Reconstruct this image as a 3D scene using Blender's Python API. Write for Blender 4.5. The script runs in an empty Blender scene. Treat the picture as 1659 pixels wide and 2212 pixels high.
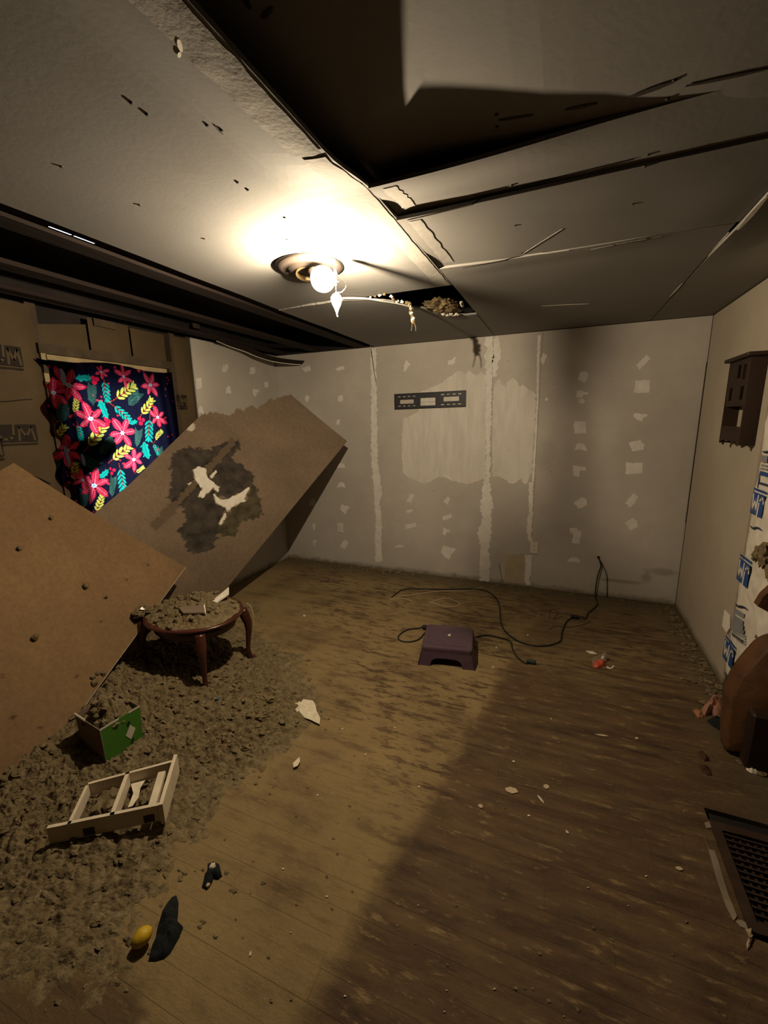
import bpy, math, random
import numpy as np
from mathutils import Vector, noise, Matrix

# ------------------------------------------------------------------ camera, world, exposure
SC = bpy.context.scene
COL = SC.collection
IW, IH = 1659, 2212
YAW, PITCH, ROLL, FPX, CAMH = 0.397942715, -0.208821837, -0.0194728845, 914.854, 1.63667920
_r = np.array([math.cos(YAW), math.sin(YAW), 0.0])
FWD = np.array([-math.sin(YAW) * math.cos(PITCH), math.cos(YAW) * math.cos(PITCH), math.sin(PITCH)])
_u = np.cross(_r, FWD)
RGT = math.cos(ROLL) * _r + math.sin(ROLL) * _u
UPV = -math.sin(ROLL) * _r + math.cos(ROLL) * _u
CAMP = np.array([0.0, 0.0, CAMH])
cam = bpy.data.cameras.new('camera')
camo = bpy.data.objects.new('camera', cam)
COL.objects.link(camo)
cam.sensor_fit = 'HORIZONTAL'
cam.sensor_width = 36.0
cam.lens = FPX / IW * 36.0
cam.clip_start = 0.02
camo.matrix_world = Matrix(((RGT[0], UPV[0], -FWD[0], 0), (RGT[1], UPV[1], -FWD[1], 0), (RGT[2], UPV[2], -FWD[2], CAMH), (0, 0, 0, 1)))
SC.camera = camo

world = bpy.data.worlds.new('World')
SC.world = world
world.use_nodes = True
bg = world.node_tree.nodes['Background']
bg.inputs['Color'].default_value = (0.74, 0.86, 1.0, 1)
bg.inputs['Strength'].default_value = 6.5
SC.view_settings.view_transform = 'Standard'
SC.view_settings.look = 'None'
SC.view_settings.exposure = 0.0
SC.view_settings.gamma = 1.0
SC.view_settings.use_curve_mapping = False
BULB_POWER = 64000.0
BULB_COLOR = (1.0, 0.80, 0.54)

rnd = random.Random(7)
XL, XR, YB, HC, YF = -3.0756, 1.0095, 4.2087, 2.40, -1.35   # left, right, back wall, ceiling, wall behind the camera


def px(x, y, axis, val):
    d = FWD + (x - IW / 2) / FPX * RGT - (y - IH / 2) / FPX * UPV
    t = (val - CAMP[axis]) / d[axis]
    return CAMP + t * d


def FL(x, y, z=0.0): return px(x, y, 2, z)
def CE(x, y, z=HC): return px(x, y, 2, z)
def BW(x, y, off=0.0): return px(x, y, 1, YB - off)
def LW(x, y, off=0.0): return px(x, y, 0, XL + off)
def RW(x, y, off=0.0): return px(x, y, 0, XR - off)


def to_px(P):
    P = np.asarray(P, float) - CAMP
    z = P @ FWD
    return np.stack([IW / 2 + FPX * (P @ RGT) / z, IH / 2 - FPX * (P @ UPV) / z], -1)


def nz(x, y=0.0, z=0.0): return noise.noise(Vector((x, y, z)))
def fbm(x, y=0.0, z=0.0, o=4): return noise.fractal(Vector((x, y, z)), 0.6, 2.1, o)


# ------------------------------------------------------------------ materials
def lin(r, g, b):
    f = lambda c: ((c / 255 + 0.055) / 1.055) ** 2.4 if c > 10 else c / 255 / 12.92
    return (f(r), f(g), f(b), 1)


class NT:
    def __init__(s, name):
        s.m = bpy.data.materials.new(name); s.m.use_nodes = True
        s.t = s.m.node_tree; s.t.nodes.clear()
        s.out = s.n('ShaderNodeOutputMaterial')

    def n(s, typ, **k):
        nd = s.t.nodes.new(typ)
        for a, v in k.items(): setattr(nd, a, v)
        return nd

    def l(s, a, b): s.t.links.new(a, b)

    def val(s, sock, v):
        if isinstance(v, bpy.types.NodeSocket): s.l(v, sock)
        else: sock.default_value = v

    def pos(s): return s.n('ShaderNodeNewGeometry').outputs['Position']
    def objc(s): return s.n('ShaderNodeTexCoord').outputs['Object']

    def noise(s, vec, scale, detail=4, rough=0.55, stretch=(1, 1, 1), out='Fac', rot=(0, 0, 0)):
        mp = s.n('ShaderNodeMapping'); s.l(vec, mp.inputs['Vector'])
        mp.inputs['Scale'].default_value = stretch; mp.inputs['Rotation'].default_value = rot
        t = s.n('ShaderNodeTexNoise'); s.l(mp.outputs[0], t.inputs['Vector'])
        t.inputs['Scale'].default_value = scale; t.inputs['Detail'].default_value = detail
        t.inputs['Roughness'].default_value = rough
        return t.outputs[out]

    def ramp(s, fac, a, b, ca=(0, 0, 0, 1), cb=(1, 1, 1, 1)):
        r = s.n('ShaderNodeValToRGB'); s.l(fac, r.inputs[0])
        r.color_ramp.elements[0].position = a; r.color_ramp.elements[0].color = ca
        r.color_ramp.elements[1].position = b; r.color_ramp.elements[1].color = cb
        return r.outputs['Color']

    def mix(s, fac, a, b, mode='MIX'):
        m = s.n('ShaderNodeMix', data_type='RGBA', blend_type=mode)
        s.val(m.inputs[0], fac); s.val(m.inputs[6], a); s.val(m.inputs[7], b)
        return m.outputs[2]

    def math(s, op, a, b=0.0):
        m = s.n('ShaderNodeMath', operation=op); s.val(m.inputs[0], a); s.val(m.inputs[1], b)
        return m.outputs[0]

    def bsdf(s, color, rough=0.8, bump=None, bstr=0.3, bdist=0.005, metal=0.0, spec=0.3):
        p = s.n('ShaderNodeBsdfPrincipled')
        s.val(p.inputs['Base Color'], color); s.val(p.inputs['Roughness'], rough)
        p.inputs['Metallic'].default_value = metal
        p.inputs['Specular IOR Level'].default_value = spec
        if bump is not None:
            b = s.n('ShaderNodeBump'); b.inputs['Strength'].default_value = bstr; b.inputs['Distance'].default_value = bdist
            s.l(bump, b.inputs['Height']); s.l(b.outputs[0], p.inputs['Normal'])
        s.l(p.outputs[0], s.out.inputs[0])
        return p


def simple(name, col, rough=0.8, var=0.15, scale=8.0, bstr=0.2, bscale=60.0, metal=0.0, spec=0.3, stretch=(1, 1, 1)):
    t = NT(name); P = t.pos()
    a = t.noise(P, scale, 5, 0.6, stretch)
    dark = tuple(c * (1 - var) for c in col[:3]) + (1,); light = tuple(min(1, c * (1 + var)) for c in col[:3]) + (1,)
    c = t.mix(t.ramp(a, 0.3, 0.7), dark, light)
    t.bsdf(c, rough, t.noise(P, bscale, 3, 0.6, stretch), bstr, 0.004, metal, spec)
    return t.m


MAT = {}
MAT['mud'] = simple('joint_compound', (0.66, 0.635, 0.59, 1), 0.9, 0.10, 14, 0.3)
MAT['skim'] = simple('skim_coat', (0.60, 0.57, 0.52, 1), 0.9, 0.10, 6, 0.3, 20, stretch=(3, 3, 0.6))
MAT['tanpatch'] = simple('tan_patch', (0.40, 0.34, 0.23, 1), 0.9, 0.08)
MAT['gypsum'] = simple('gypsum', (0.72, 0.68, 0.60, 1), 0.95, 0.1, 20)
MAT['blackmetal'] = simple('black_powder_coat', (0.018, 0.02, 0.026, 1), 0.5, 0.2, 30, 0.05)
MAT['plate'] = simple('ivory_plastic', (0.62, 0.58, 0.50, 1), 0.45, 0.05)
MAT['dark'] = simple('dark_void', (0.012, 0.010, 0.009, 1), 0.9, 0.2)
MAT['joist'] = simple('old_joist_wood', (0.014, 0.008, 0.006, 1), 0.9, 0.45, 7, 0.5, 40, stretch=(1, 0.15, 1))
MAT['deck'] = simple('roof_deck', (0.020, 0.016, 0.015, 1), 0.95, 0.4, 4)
MAT['kraft'] = simple('kraft_paper', (0.066, 0.045, 0.021, 1), 0.8, 0.14, 5, 0.35, 18)
MAT['kraftprint'] = simple('kraft_print', (0.012, 0.007, 0.004, 1), 0.8, 0.2)
MAT['poly'] = simple('white_facing', (0.66, 0.61, 0.52, 1), 0.55, 0.10, 7, 0.5, 16)
MAT['blueprint'] = simple('blue_print', (0.018, 0.06, 0.22, 1), 0.6, 0.1)
MAT['greyprint'] = simple('grey_print', (0.22, 0.23, 0.24, 1), 0.7, 0.15)
MAT['navyprint'] = simple('navy_print', (0.03, 0.035, 0.07, 1), 0.7, 0.1)
MAT['fiber'] = simple('brown_glass_fibre', (0.19, 0.14, 0.07, 1), 0.95, 0.35, 30, 0.8, 90)
MAT['darkwood'] = simple('dark_wood', (0.024, 0.012, 0.007, 1), 0.6, 0.3, 6, 0.2, 40, stretch=(1, 1, 0.2))
MAT['framewood'] = simple('window_wood', (0.055, 0.038, 0.022, 1), 0.8, 0.35, 8, 0.4, 30)
MAT['palewood'] = simple('pale_trim_wood', (0.28, 0.22, 0.12, 1), 0.75, 0.2, 8, 0.2, 30)
MAT['cherry'] = simple('cherry_wood', (0.055, 0.015, 0.010, 1), 0.28, 0.3, 6, 0.03, 40, spec=0.5)
MAT['whitewood'] = simple('white_painted_wood', (0.62, 0.54, 0.41, 1), 0.6, 0.10, 9, 0.15, 30)
MAT['purple'] = simple('purple_plastic', (0.075, 0.044, 0.062, 1), 0.5, 0.16, 20, 0.15, 200)
MAT['cord'] = simple('black_rubber_cord', (0.012, 0.013, 0.010, 1), 0.6, 0.1)
MAT['whitecord'] = simple('white_cable', (0.50, 0.42, 0.28, 1), 0.6, 0.1)
MAT['greenplug'] = simple('dark_green_plug', (0.012, 0.03, 0.018, 1), 0.5, 0.1)
MAT['greencard'] = simple('green_card', (0.055, 0.17, 0.018, 1), 0.6, 0.08, 6, 0.05)
MAT['browncard'] = simple('brown_card', (0.17, 0.125, 0.09, 1), 0.8, 0.12, 6, 0.1)
MAT['whitecard'] = simple('white_card', (0.55, 0.51, 0.42, 1), 0.8, 0.08)
MAT['yellow'] = simple('yellow_rind', (0.55, 0.36, 0.02, 1), 0.45, 0.12, 60, 0.3, 220)
MAT['blackcloth'] = simple('black_cloth', (0.007, 0.009, 0.010, 1), 0.95, 0.3, 40, 0.6, 200)
MAT['navy'] = simple('navy_cloth', (0.012, 0.013, 0.025, 1), 0.8, 0.3)
MAT['pink'] = simple('dusty_pink_cloth', (0.30, 0.15, 0.10, 1), 0.95, 0.3, 25, 0.7, 120)
MAT['orange'] = simple('orange_cloth', (0.30, 0.14, 0.075, 1), 0.9, 0.2, 20, 0.5, 100)
MAT['leather'] = simple('worn_brown_upholstery', (0.078, 0.034, 0.013, 1), 0.6, 0.42, 9, 0.5, 50)
MAT['browntrim'] = simple('brown_grille', (0.035, 0.018, 0.010, 1), 0.7, 0.3, 20)
MAT['ventedge'] = simple('worn_grey_edge', (0.20, 0.165, 0.12, 1), 0.9, 0.35, 12, 0.4)
MAT['paper'] = simple('white_paper', (0.66, 0.60, 0.47, 1), 0.85, 0.12, 30, 0.3)
MAT['chip'] = simple('white_chip', (0.55, 0.49, 0.38, 1), 0.8, 0.1)
MAT['tanchip'] = simple('tan_chip', (0.42, 0.33, 0.22, 1), 0.9, 0.2)
MAT['redfoil'] = simple('red_wrapper', (0.50, 0.07, 0.03, 1), 0.25, 0.15, 60, 0.6, 200, spec=0.6)
MAT['silver'] = simple('silver_foil', (0.75, 0.68, 0.62, 1), 0.2, 0.1, 60, 0.6, 150, metal=0.6)
MAT['blueplastic'] = simple('blue_plastic', (0.05, 0.13, 0.19, 1), 0.4, 0.1)
MAT['pan'] = simple('brown_metal_pan', (0.030, 0.023, 0.019, 1), 0.5, 0.15, 10, 0.05, 40, spec=0.3)
MAT['brass'] = simple('brass_ring', (0.55, 0.40, 0.20, 1), 0.25, 0.1, metal=0.8)
MAT['wire'] = simple('steel_wire', (0.45, 0.42, 0.38, 1), 0.35, 0.05, metal=0.8)
MAT['ribbon'] = simple('white_ribbon', (0.80, 0.78, 0.74, 1), 0.7, 0.05)
MAT['ornament'] = simple('white_glass_ornament', (0.78, 0.82, 0.84, 1), 0.15, 0.06, 40, 0.3, 60, spec=0.8)
def orn_mat():
    t = NT('clear_glass_ornament')
    a = t.n('ShaderNodeBsdfTransparent'); p = t.bsdf((0.80, 0.83, 0.85, 1), 0.15, spec=0.8)
    m = t.n('ShaderNodeMixShader'); m.inputs[0].default_value = 0.35
    t.l(a.outputs[0], m.inputs[1]); t.l(p.outputs[0], m.inputs[2]); t.l(m.outputs[0], t.out.inputs[0])
    return t.m


MAT['ornament'] = orn_mat()
MAT['greyline'] = simple('grey_swirl', (0.16, 0.17, 0.18, 1), 0.5, 0.05)
MAT['screw'] = simple('dark_screw', (0.035, 0.025, 0.018, 1), 0.7, 0.1)
MAT['tape'] = simple('joint_tape', (0.28, 0.265, 0.24, 1), 0.9, 0.14, 9, 0.3)
MAT['browndeb'] = simple('dark_brown_lump', (0.05, 0.022, 0.012, 1), 0.9, 0.3, 20, 0.6)
MAT['redbrown'] = simple('old_shell', (0.10, 0.06, 0.03, 1), 0.9, 0.3)


def wall_mat(name, marks, c0=(0.415, 0.385, 0.345, 1), c1=(0.505, 0.47, 0.425, 1), c2=(0.35, 0.32, 0.285, 1)):
    t = NT(name); P = t.pos()
    a = t.noise(P, 1.3, 4); b = t.noise(P, 9, 5, 0.6)
    c = t.mix(t.ramp(a, 0.35, 0.65), c0, c1)
    c = t.mix(t.math('MULTIPLY', t.ramp(b, 0.35, 0.75), 0.25), c, c2)

    def ell(cx, cz, rx, rz, axis=0):
        sep = t.n('ShaderNodeSeparateXYZ'); t.l(P, sep.inputs[0])
        dx = t.math('DIVIDE', t.math('SUBTRACT', sep.outputs[axis], cx), rx)
        dz = t.math('DIVIDE', t.math('SUBTRACT', sep.outputs[2], cz), rz)
        d = t.math('ADD', t.math('MULTIPLY', dx, dx), t.math('MULTIPLY', dz, dz))
        d = t.math('ADD', d, t.math('MULTIPLY', t.math('SUBTRACT', t.noise(P, 7, 4), 0.5), 2.2))
        return t.ramp(d, 0.1, 1.0, (1, 1, 1, 1), (0, 0, 0, 1))
    # brown water marks low on the back wall and soot around one joint
    for (qx, qy, rx, rz) in () if not marks else ((1430, 1236, 0.16, 0.045), (1397, 1250, 0.05, 0.075), (1345, 1256, 0.22, 0.022)):
        w = BW(qx, qy)
        c = t.mix(t.math('MULTIPLY', ell(w[0], w[2], rx, rz), 0.42), c, (0.15, 0.105, 0.05, 1))
    if marks:
        w = BW(1178, 985)
        c = t.mix(t.math('MULTIPLY', ell(w[0], w[2], 0.10, 0.22), 0.3), c, (0.24, 0.20, 0.16, 1))
    # dirt along the foot of the walls
    sep = t.n('ShaderNodeSeparateXYZ'); t.l(P, sep.inputs[0])
    hgt = t.math('ADD', sep.outputs[2], t.math('MULTIPLY', t.math('SUBTRACT', b, 0.5), 0.10))
    c = t.mix(t.ramp(hgt, 0.01, 0.06, (0.8, 0.8, 0.8, 1), (0, 0, 0, 1)), c, (0.13, 0.10, 0.055, 1))
    t.bsdf(c, 0.92, t.noise(P, 120, 3), 0.12, 0.003, spec=0.2)
    return t.m


MAT['wall'] = wall_mat('bare_drywall', False)
MAT['wallr'] = wall_mat('beige_painted_drywall', False, (0.35, 0.305, 0.24, 1), (0.40, 0.35, 0.275, 1), (0.30, 0.26, 0.20, 1))
MAT['wallb'] = wall_mat('bare_drywall_marked', True)


def ceil_mat(name, base, dirt):
    t = NT(name); P = t.pos()
    a = t.noise(P, 1.1, 5, 0.6); b = t.noise(P, 6, 6, 0.7)
    c = t.mix(t.ramp(a, 0.35, 0.7), base, tuple(x * 0.82 for x in base[:3]) + (1,))
    c = t.mix(t.math('MULTIPLY', t.ramp(b, 0.55, 0.8), 0.5), c, dirt)
    t.bsdf(c, 0.85, t.noise(P, 60, 3), 0.10, 0.003, spec=0.25)
    return t.m


MAT['ceilA'] = ceil_mat('ceiling_white', (0.228, 0.222, 0.214, 1), (0.18, 0.167, 0.15, 1))
MAT['ceilB'] = ceil_mat('ceiling_grey', (0.222, 0.211, 0.196, 1), (0.175, 0.162, 0.14, 1))


def floor_mat():
    t = NT('worn_strip_floor'); P = t.pos()
    sep = t.n('ShaderNodeSeparateXYZ'); t.l(P, sep.inputs[0])
    X, Y = sep.outputs[0], sep.outputs[1]
    streak = t.noise(P, 1.0, 9, 0.66, (3.2, 15, 1), rot=(0, 0, -0.06))
    chip = t.noise(P, 1.0, 9, 0.74, (8, 30, 1), rot=(0, 0, -0.05))
    blotch = t.noise(P, 2.2, 5, 0.6)
    fine = t.noise(P, 45, 4, 0.7)
    oi = t.n('ShaderNodeObjectInfo').outputs['Random']
    bare = t.mix(t.ramp(streak, 0.34, 0.66), (0.030, 0.016, 0.008, 1), (0.135, 0.087, 0.038, 1))
    bare = t.mix(t.math('MULTIPLY', oi, 0.35), bare, (0.12, 0.062, 0.030, 1))
    bare = t.mix(t.ramp(chip, 0.56, 0.64), bare, (0.22, 0.15, 0.068, 1))
    tan_tone = t.mix(t.ramp(blotch, 0.3, 0.7), (0.165, 0.112, 0.048, 1), (0.30, 0.222, 0.095, 1))
    tan_tone = t.mix(t.ramp(fine, 0.35, 0.75), tan_tone, (0.24, 0.172, 0.088, 1))
    # near-field falloff painted into the colour, browner toward the camera
    tan_tone = t.mix(t.ramp(t.math('ADD', Y, t.math('MULTIPLY', blotch, 0.9)), 0.9, 2.1, (0.8, 0.8, 0.8, 1), (0, 0, 0, 1)), tan_tone, (0.088, 0.057, 0.028, 1))
    # flakes of old finish showing through the dust
    flake = t.ramp(t.math('ADD', t.math('MULTIPLY', chip, 0.75), t.math('MULTIPLY', streak, 0.25)), 0.445, 0.49, (1, 1, 1, 1), (0, 0, 0, 1))
    near = t.ramp(t.math('ADD', X, t.math('MULTIPLY', Y, 0.9)), 0.35, 1.5)
    tan_tone = t.mix(t.math('MULTIPLY', t.math('MULTIPLY', flake, t.ramp(t.noise(P, 1.7, 3), 0.33, 0.50)), t.math('MULTIPLY', near, 0.85)), tan_tone, (0.055, 0.028, 0.018, 1))
    # lighter tan colour left of a slanting straight line, darker wood right of it
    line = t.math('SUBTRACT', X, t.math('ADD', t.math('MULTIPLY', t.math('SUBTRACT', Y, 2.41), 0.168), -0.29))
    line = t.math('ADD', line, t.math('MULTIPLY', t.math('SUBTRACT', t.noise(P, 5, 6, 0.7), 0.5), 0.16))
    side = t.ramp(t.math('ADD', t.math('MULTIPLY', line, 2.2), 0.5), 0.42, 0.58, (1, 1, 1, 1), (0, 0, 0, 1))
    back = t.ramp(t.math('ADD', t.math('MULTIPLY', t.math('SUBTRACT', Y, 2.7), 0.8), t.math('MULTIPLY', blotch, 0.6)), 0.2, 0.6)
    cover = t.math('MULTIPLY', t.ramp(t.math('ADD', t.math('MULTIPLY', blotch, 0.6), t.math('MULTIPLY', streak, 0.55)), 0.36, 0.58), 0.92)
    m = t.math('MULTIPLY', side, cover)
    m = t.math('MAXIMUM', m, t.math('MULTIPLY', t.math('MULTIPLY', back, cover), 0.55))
    c = t.mix(m, bare, tan_tone)
    # grey dirt swept up against the walls
    wall = t.math('MAXIMUM', t.math('SUBTRACT', Y, YB - 0.42), t.math('SUBTRACT', X, XR - 0.32))
    wall = t.math('ADD', wall, t.math('MULTIPLY', t.math('SUBTRACT', blotch, 0.5), 0.5))
    c = t.mix(t.ramp(wall, 0.02, 0.36, (0, 0, 0, 1), (0.85, 0.85, 0.85, 1)), c, (0.095, 0.075, 0.042, 1))
    h = t.math('ADD', t.math('MULTIPLY', chip, 0.6), t.math('MULTIPLY', fine, 0.5))
    t.bsdf(c, t.math('ADD', 0.62, t.math('MULTIPLY', m, 0.3)), h, 0.9, 0.012, spec=0.3)
    return t.m


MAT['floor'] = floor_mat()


def debris_mat():
    t = NT('blown_in_insulation'); P = t.pos()
    a = t.noise(P, 28, 6, 0.7); b = t.noise(P, 110, 4, 0.7); w = t.noise(P, 160, 2, 0.5); g = t.noise(P, 4, 4)
    c = t.mix(t.ramp(a, 0.3, 0.72), (0.080, 0.056, 0.027, 1), (0.26, 0.205, 0.118, 1))
    c = t.mix(t.math('MULTIPLY', t.ramp(g, 0.4, 0.7), 0.4), c, (0.175, 0.135, 0.072, 1))
    c = t.mix(t.ramp(w, 0.70, 0.76), c, (0.45, 0.40, 0.29, 1))
    t.bsdf(c, 0.95, b, 0.8, 0.006, spec=0.1)
    return t.m


MAT['debris'] = debris_mat()


def attr_mat(name, trans=False, rough=0.9):
    t = NT(name)
    at = t.n('ShaderNodeAttribute'); at.attribute_name = 'Col'
    col = at.outputs['Color']
    if trans:
        d = t.n('ShaderNodeBsdfDiffuse'); t.l(t.mix(1.0, col, (0.10, 0.10, 0.10, 1), 'MULTIPLY'), d.inputs['Color'])
        tr = t.n('ShaderNodeBsdfTranslucent'); t.l(col, tr.inputs['Color'])
        mx = t.n('ShaderNodeMixShader'); mx.inputs[0].default_value = 0.6
        t.l(d.outputs[0], mx.inputs[1]); t.l(tr.outputs[0], mx.inputs[2]); t.l(mx.outputs[0], t.out.inputs[0])
    else:
        P = t.pos()
        v = t.mix(t.ramp(t.noise(P, 40, 5, 0.7), 0.3, 0.7), (0.82, 0.82, 0.82, 1), (1.1, 1.1, 1.1, 1))
        t.bsdf(t.mix(1.0, col, v, 'MULTIPLY'), rough, t.noise(P, 90, 3), 0.15, 0.003, spec=0.2)
    return t.m


MAT['curtain'] = attr_mat('printed_curtain', True)
MAT['stained'] = attr_mat('stained_drywall_paper')


def glass_mat():
    t = NT('window_glass')
    a = t.n('ShaderNodeBsdfTransparent'); b = t.n('ShaderNodeBsdfGlossy'); b.inputs['Roughness'].default_value = 0.02
    m = t.n('ShaderNodeMixShader'); m.inputs[0].default_value = 0.06
    t.l(a.outputs[0], m.inputs[1]); t.l(b.outputs[0], m.inputs[2]); t.l(m.outputs[0], t.out.inputs[0])
    return t.m


MAT['glass'] = glass_mat()


def emit(name, col, s, clear=0.0):
    t = NT(name)
    e = t.n('ShaderNodeEmission'); e.inputs['Color'].default_value = (*col, 1); e.inputs['Strength'].default_value = s
    if clear > 0:
        a = t.n('ShaderNodeBsdfTransparent'); m = t.n('ShaderNodeMixShader'); m.inputs[0].default_value = clear
        t.l(e.outputs[0], m.inputs[1]); t.l(a.outputs[0], m.inputs[2]); t.l(m.outputs[0], t.out.inputs[0])
    else:
        t.l(e.outputs[0], t.out.inputs[0])
    return t.m


MAT['bulbcore'] = emit('glowing_core', BULB_COLOR, BULB_POWER)
MAT['bulbglass'] = emit('glowing_bulb_glass', (1.0, 0.93, 0.80), 9.0, 0.80)


# ------------------------------------------------------------------ geometry helpers
class G:
    """collects world-space vertices and faces of one mesh"""
    def __init__(s): s.v = []; s.f = []

    def add(s, v, f):
        o = len(s.v); s.v += [tuple(map(float, p)) for p in v]; s.f += [tuple(i + o for i in q) for q in f]; return s

    def obox(s, o, a, b, c):
        o, a, b, c = map(lambda q: np.array(q, float), (o, a, b, c))
        v = [o, o + a, o + a + b, o + b, o + c, o + a + c, o + a + b + c, o + b + c]
        f = [(0, 3, 2, 1), (4, 5, 6, 7), (0, 1, 5, 4), (1, 2, 6, 5), (2, 3, 7, 6), (3, 0, 4, 7)]
        if np.dot(np.cross(a, b), c) < 0: f = [q[::-1] for q in f]
        return s.add(v, f)

    def box(s, x0, x1, y0, y1, z0, z1): return s.obox((x0, y0, z0), (x1 - x0, 0, 0), (0, y1 - y0, 0), (0, 0, z1 - z0))

    def cbox(s, x0, x1, y0, y1, z0, z1, b):
        """box with chamfered edges"""
        pts = []
        for sx, sy, sz in [(i, j, k) for i in (0, 1) for j in (0, 1) for k in (0, 1)]:
            X = (x0, x1)[sx]; Y = (y0, y1)[sy]; Z = (z0, z1)[sz]
            dx, dy, dz = (b if sx == 0 else -b), (b if sy == 0 else -b), (b if sz == 0 else -b)
            pts += [(X, Y + dy, Z + dz), (X + dx, Y, Z + dz), (X + dx, Y + dy, Z)]
        return s.hull(pts)

    def hull(s, pts):
        import bmesh
        bm = bmesh.new()
        for q in pts: bm.verts.new(tuple(map(float, q)))
        bmesh.ops.convex_hull(bm, input=bm.verts)
        bm.verts.ensure_lookup_table(); bm.verts.index_update()
        v = [tuple(q.co) for q in bm.verts]; f = [tuple(q.index for q in fc.verts) for fc in bm.faces]
        bm.free(); return s.add(v, f)

    def prism(s, pts, n, t):
        """planar polygon (world points) thickened by t along n; pts are the visible face when moved +n*t"""
        pts = [np.array(q, float) for q in pts]; n = np.array(n, float); n /= np.linalg.norm(n)
        k = len(pts)
        ar = sum((np.cross(pts[i], pts[(i + 1) % k]) for i in range(k)), np.zeros(3))
        if ar @ n < 0: pts = pts[::-1]
        v = pts + [q + n * t for q in pts]
        f = [tuple(range(k))[::-1], tuple(range(k, 2 * k))] + [(i, (i + 1) % k, (i + 1) % k + k, i + k) for i in range(k)]
        return s.add(v, f)

    def grid(s, fn, nu, nv, thick=None):
        """surface fn(u,v)->point; thick: vector added for the back side (closed slab)"""
        a = [fn(i / nu, j / nv) for j in range(nv + 1) for i in range(nu + 1)]
        W = nu + 1
        f = [(j * W + i, j * W + i + 1, (j + 1) * W + i + 1, (j + 1) * W + i) for j in range(nv) for i in range(nu)]
        if thick is None: return s.add(a, f)
        th = np.array(thick, float); N = len(a)
        b = [np.array(q, float) + th for q in a]
        f2 = [tuple(k + N for k in q[::-1]) for q in f]
        ring = [i for i in range(nu)] + [j * W + nu for j in range(nv)] + [nv * W + i for i in range(nu, 0, -1)] + [j * W for j in range(nv, 0, -1)]
        side = [(ring[k], ring[k] + N, ring[(k + 1) % len(ring)] + N, ring[(k + 1) % len(ring)]) for k in range(len(ring))]
        return s.add(a + b, f + f2 + side)

    def tube(s, pts, r, seg=8, closed=False):
        pts = [np.array(q, float) for q in pts]; n = len(pts)
        rad = r if hasattr(r, '__len__') else [r] * n
        prev = None; rings = []
        for i in range(n):
            t = pts[min(i + 1, n - 1)] - pts[max(i - 1, 0)]; t /= np.linalg.norm(t) + 1e-12
            if prev is None:
                h = np.array([0, 0, 1.0]) if abs(t[2]) < 0.9 else np.array([1.0, 0, 0])
                a = np.cross(t, h)
            else: a = prev - (prev @ t) * t
            a /= np.linalg.norm(a) + 1e-12; prev = a; b = np.cross(t, a)
            rings.append([pts[i] + rad[i] * (math.cos(q) * a + math.sin(q) * b) for q in np.arange(seg) * 2 * math.pi / seg])
        v = [q for rr in rings for q in rr]
        f = [(i * seg + k, i * seg + (k + 1) % seg, (i + 1) * seg + (k + 1) % seg, (i + 1) * seg + k) for i in range(n - 1) for k in range(seg)]
        f += [tuple(range(seg))[::-1], tuple((n - 1) * seg + k for k in range(seg))]
        return s.add(v, f)

    def lathe(s, prof, c, axis=(0, 0, 1), seg=32):
        c = np.array(c, float); ax = np.array(axis, float); ax /= np.linalg.norm(ax)
        h = np.array([1.0, 0, 0]) if abs(ax[0]) < 0.9 else np.array([0, 1.0, 0])
        a = np.cross(ax, h); a /= np.linalg.norm(a); b = np.cross(ax, a)
        v = []; f = []
        for (r, z) in prof:
            for k in range(seg):
                q = 2 * math.pi * k / seg; v.append(c + ax * z + max(r, 1e-4) * (math.cos(q) * a + math.sin(q) * b))
        n = len(prof)
        for i in range(n - 1):
            for k in range(seg):
                f.append((i * seg + k, i * seg + (k + 1) % seg, (i + 1) * seg + (k + 1) % seg, (i + 1) * seg + k))
        f += [tuple(range(seg))[::-1], tuple((n - 1) * seg + k for k in range(seg))]
        return s.add(v, f)

    def blob(s, c, r, amp=0.25, freq=1.5, sub=3, seed=0.0, flat=None):
        """noisy ball; r = (rx,ry,rz)"""
        V, F = ico(sub); o = Vector((seed * 3.7, seed * 1.3, -seed * 2.1)); out = []
        for q in V:
            d = 1 + amp * noise.fractal(Vector(q) * freq + o, 0.7, 2.1, 4)
            z = q[2] * d * r[2]
            if flat is not None and z < flat: z = flat
            out.append((c[0] + q[0] * d * r[0], c[1] + q[1] * d * r[1], c[2] + z))
        return s.add(out, F)


_ico = {}
def ico(sub):
    if sub in _ico: return _ico[sub]
    import bmesh
    bm = bmesh.new(); bmesh.ops.create_icosphere(bm, subdivisions=sub, radius=1.0)
    bm.verts.index_update()
    _ico[sub] = ([tuple(v.co) for v in bm.verts], [tuple(v.index for v in f.verts) for f in bm.faces])
    bm.free(); return _ico[sub]


def obj(name, g, mat, parent=None, base=(0, 0, 0), smooth=False, label=None, cat=None, group=None, kind=None):
    """one mesh object; vertices are world space, origin at base (or at the parent's place)"""
    b = np.array(parent['_base'] if parent is not None else base, float)
    me = bpy.data.meshes.new(name)
    me.from_pydata([tuple(np.array(q) - b) for q in g.v], [], g.f)
    for m in (mat if isinstance(mat, list) else [mat]): me.materials.append(MAT[m])
    if smooth: me.polygons.foreach_set('use_smooth', [True] * len(me.polygons))
    me.update()
    o = bpy.data.objects.new(name, me); COL.objects.link(o)
    o['_base'] = [float(x) for x in b]
    if parent is not None: o.parent = parent
    else: o.location = b
    tag(o, label, cat, group, kind)
    return o


def tag(o, label=None, cat=None, group=None, kind=None):
    if label: o['label'] = label
    if cat: o['category'] = cat
    if group: o['group'] = group
    if kind: o['kind'] = kind
    return o


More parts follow.
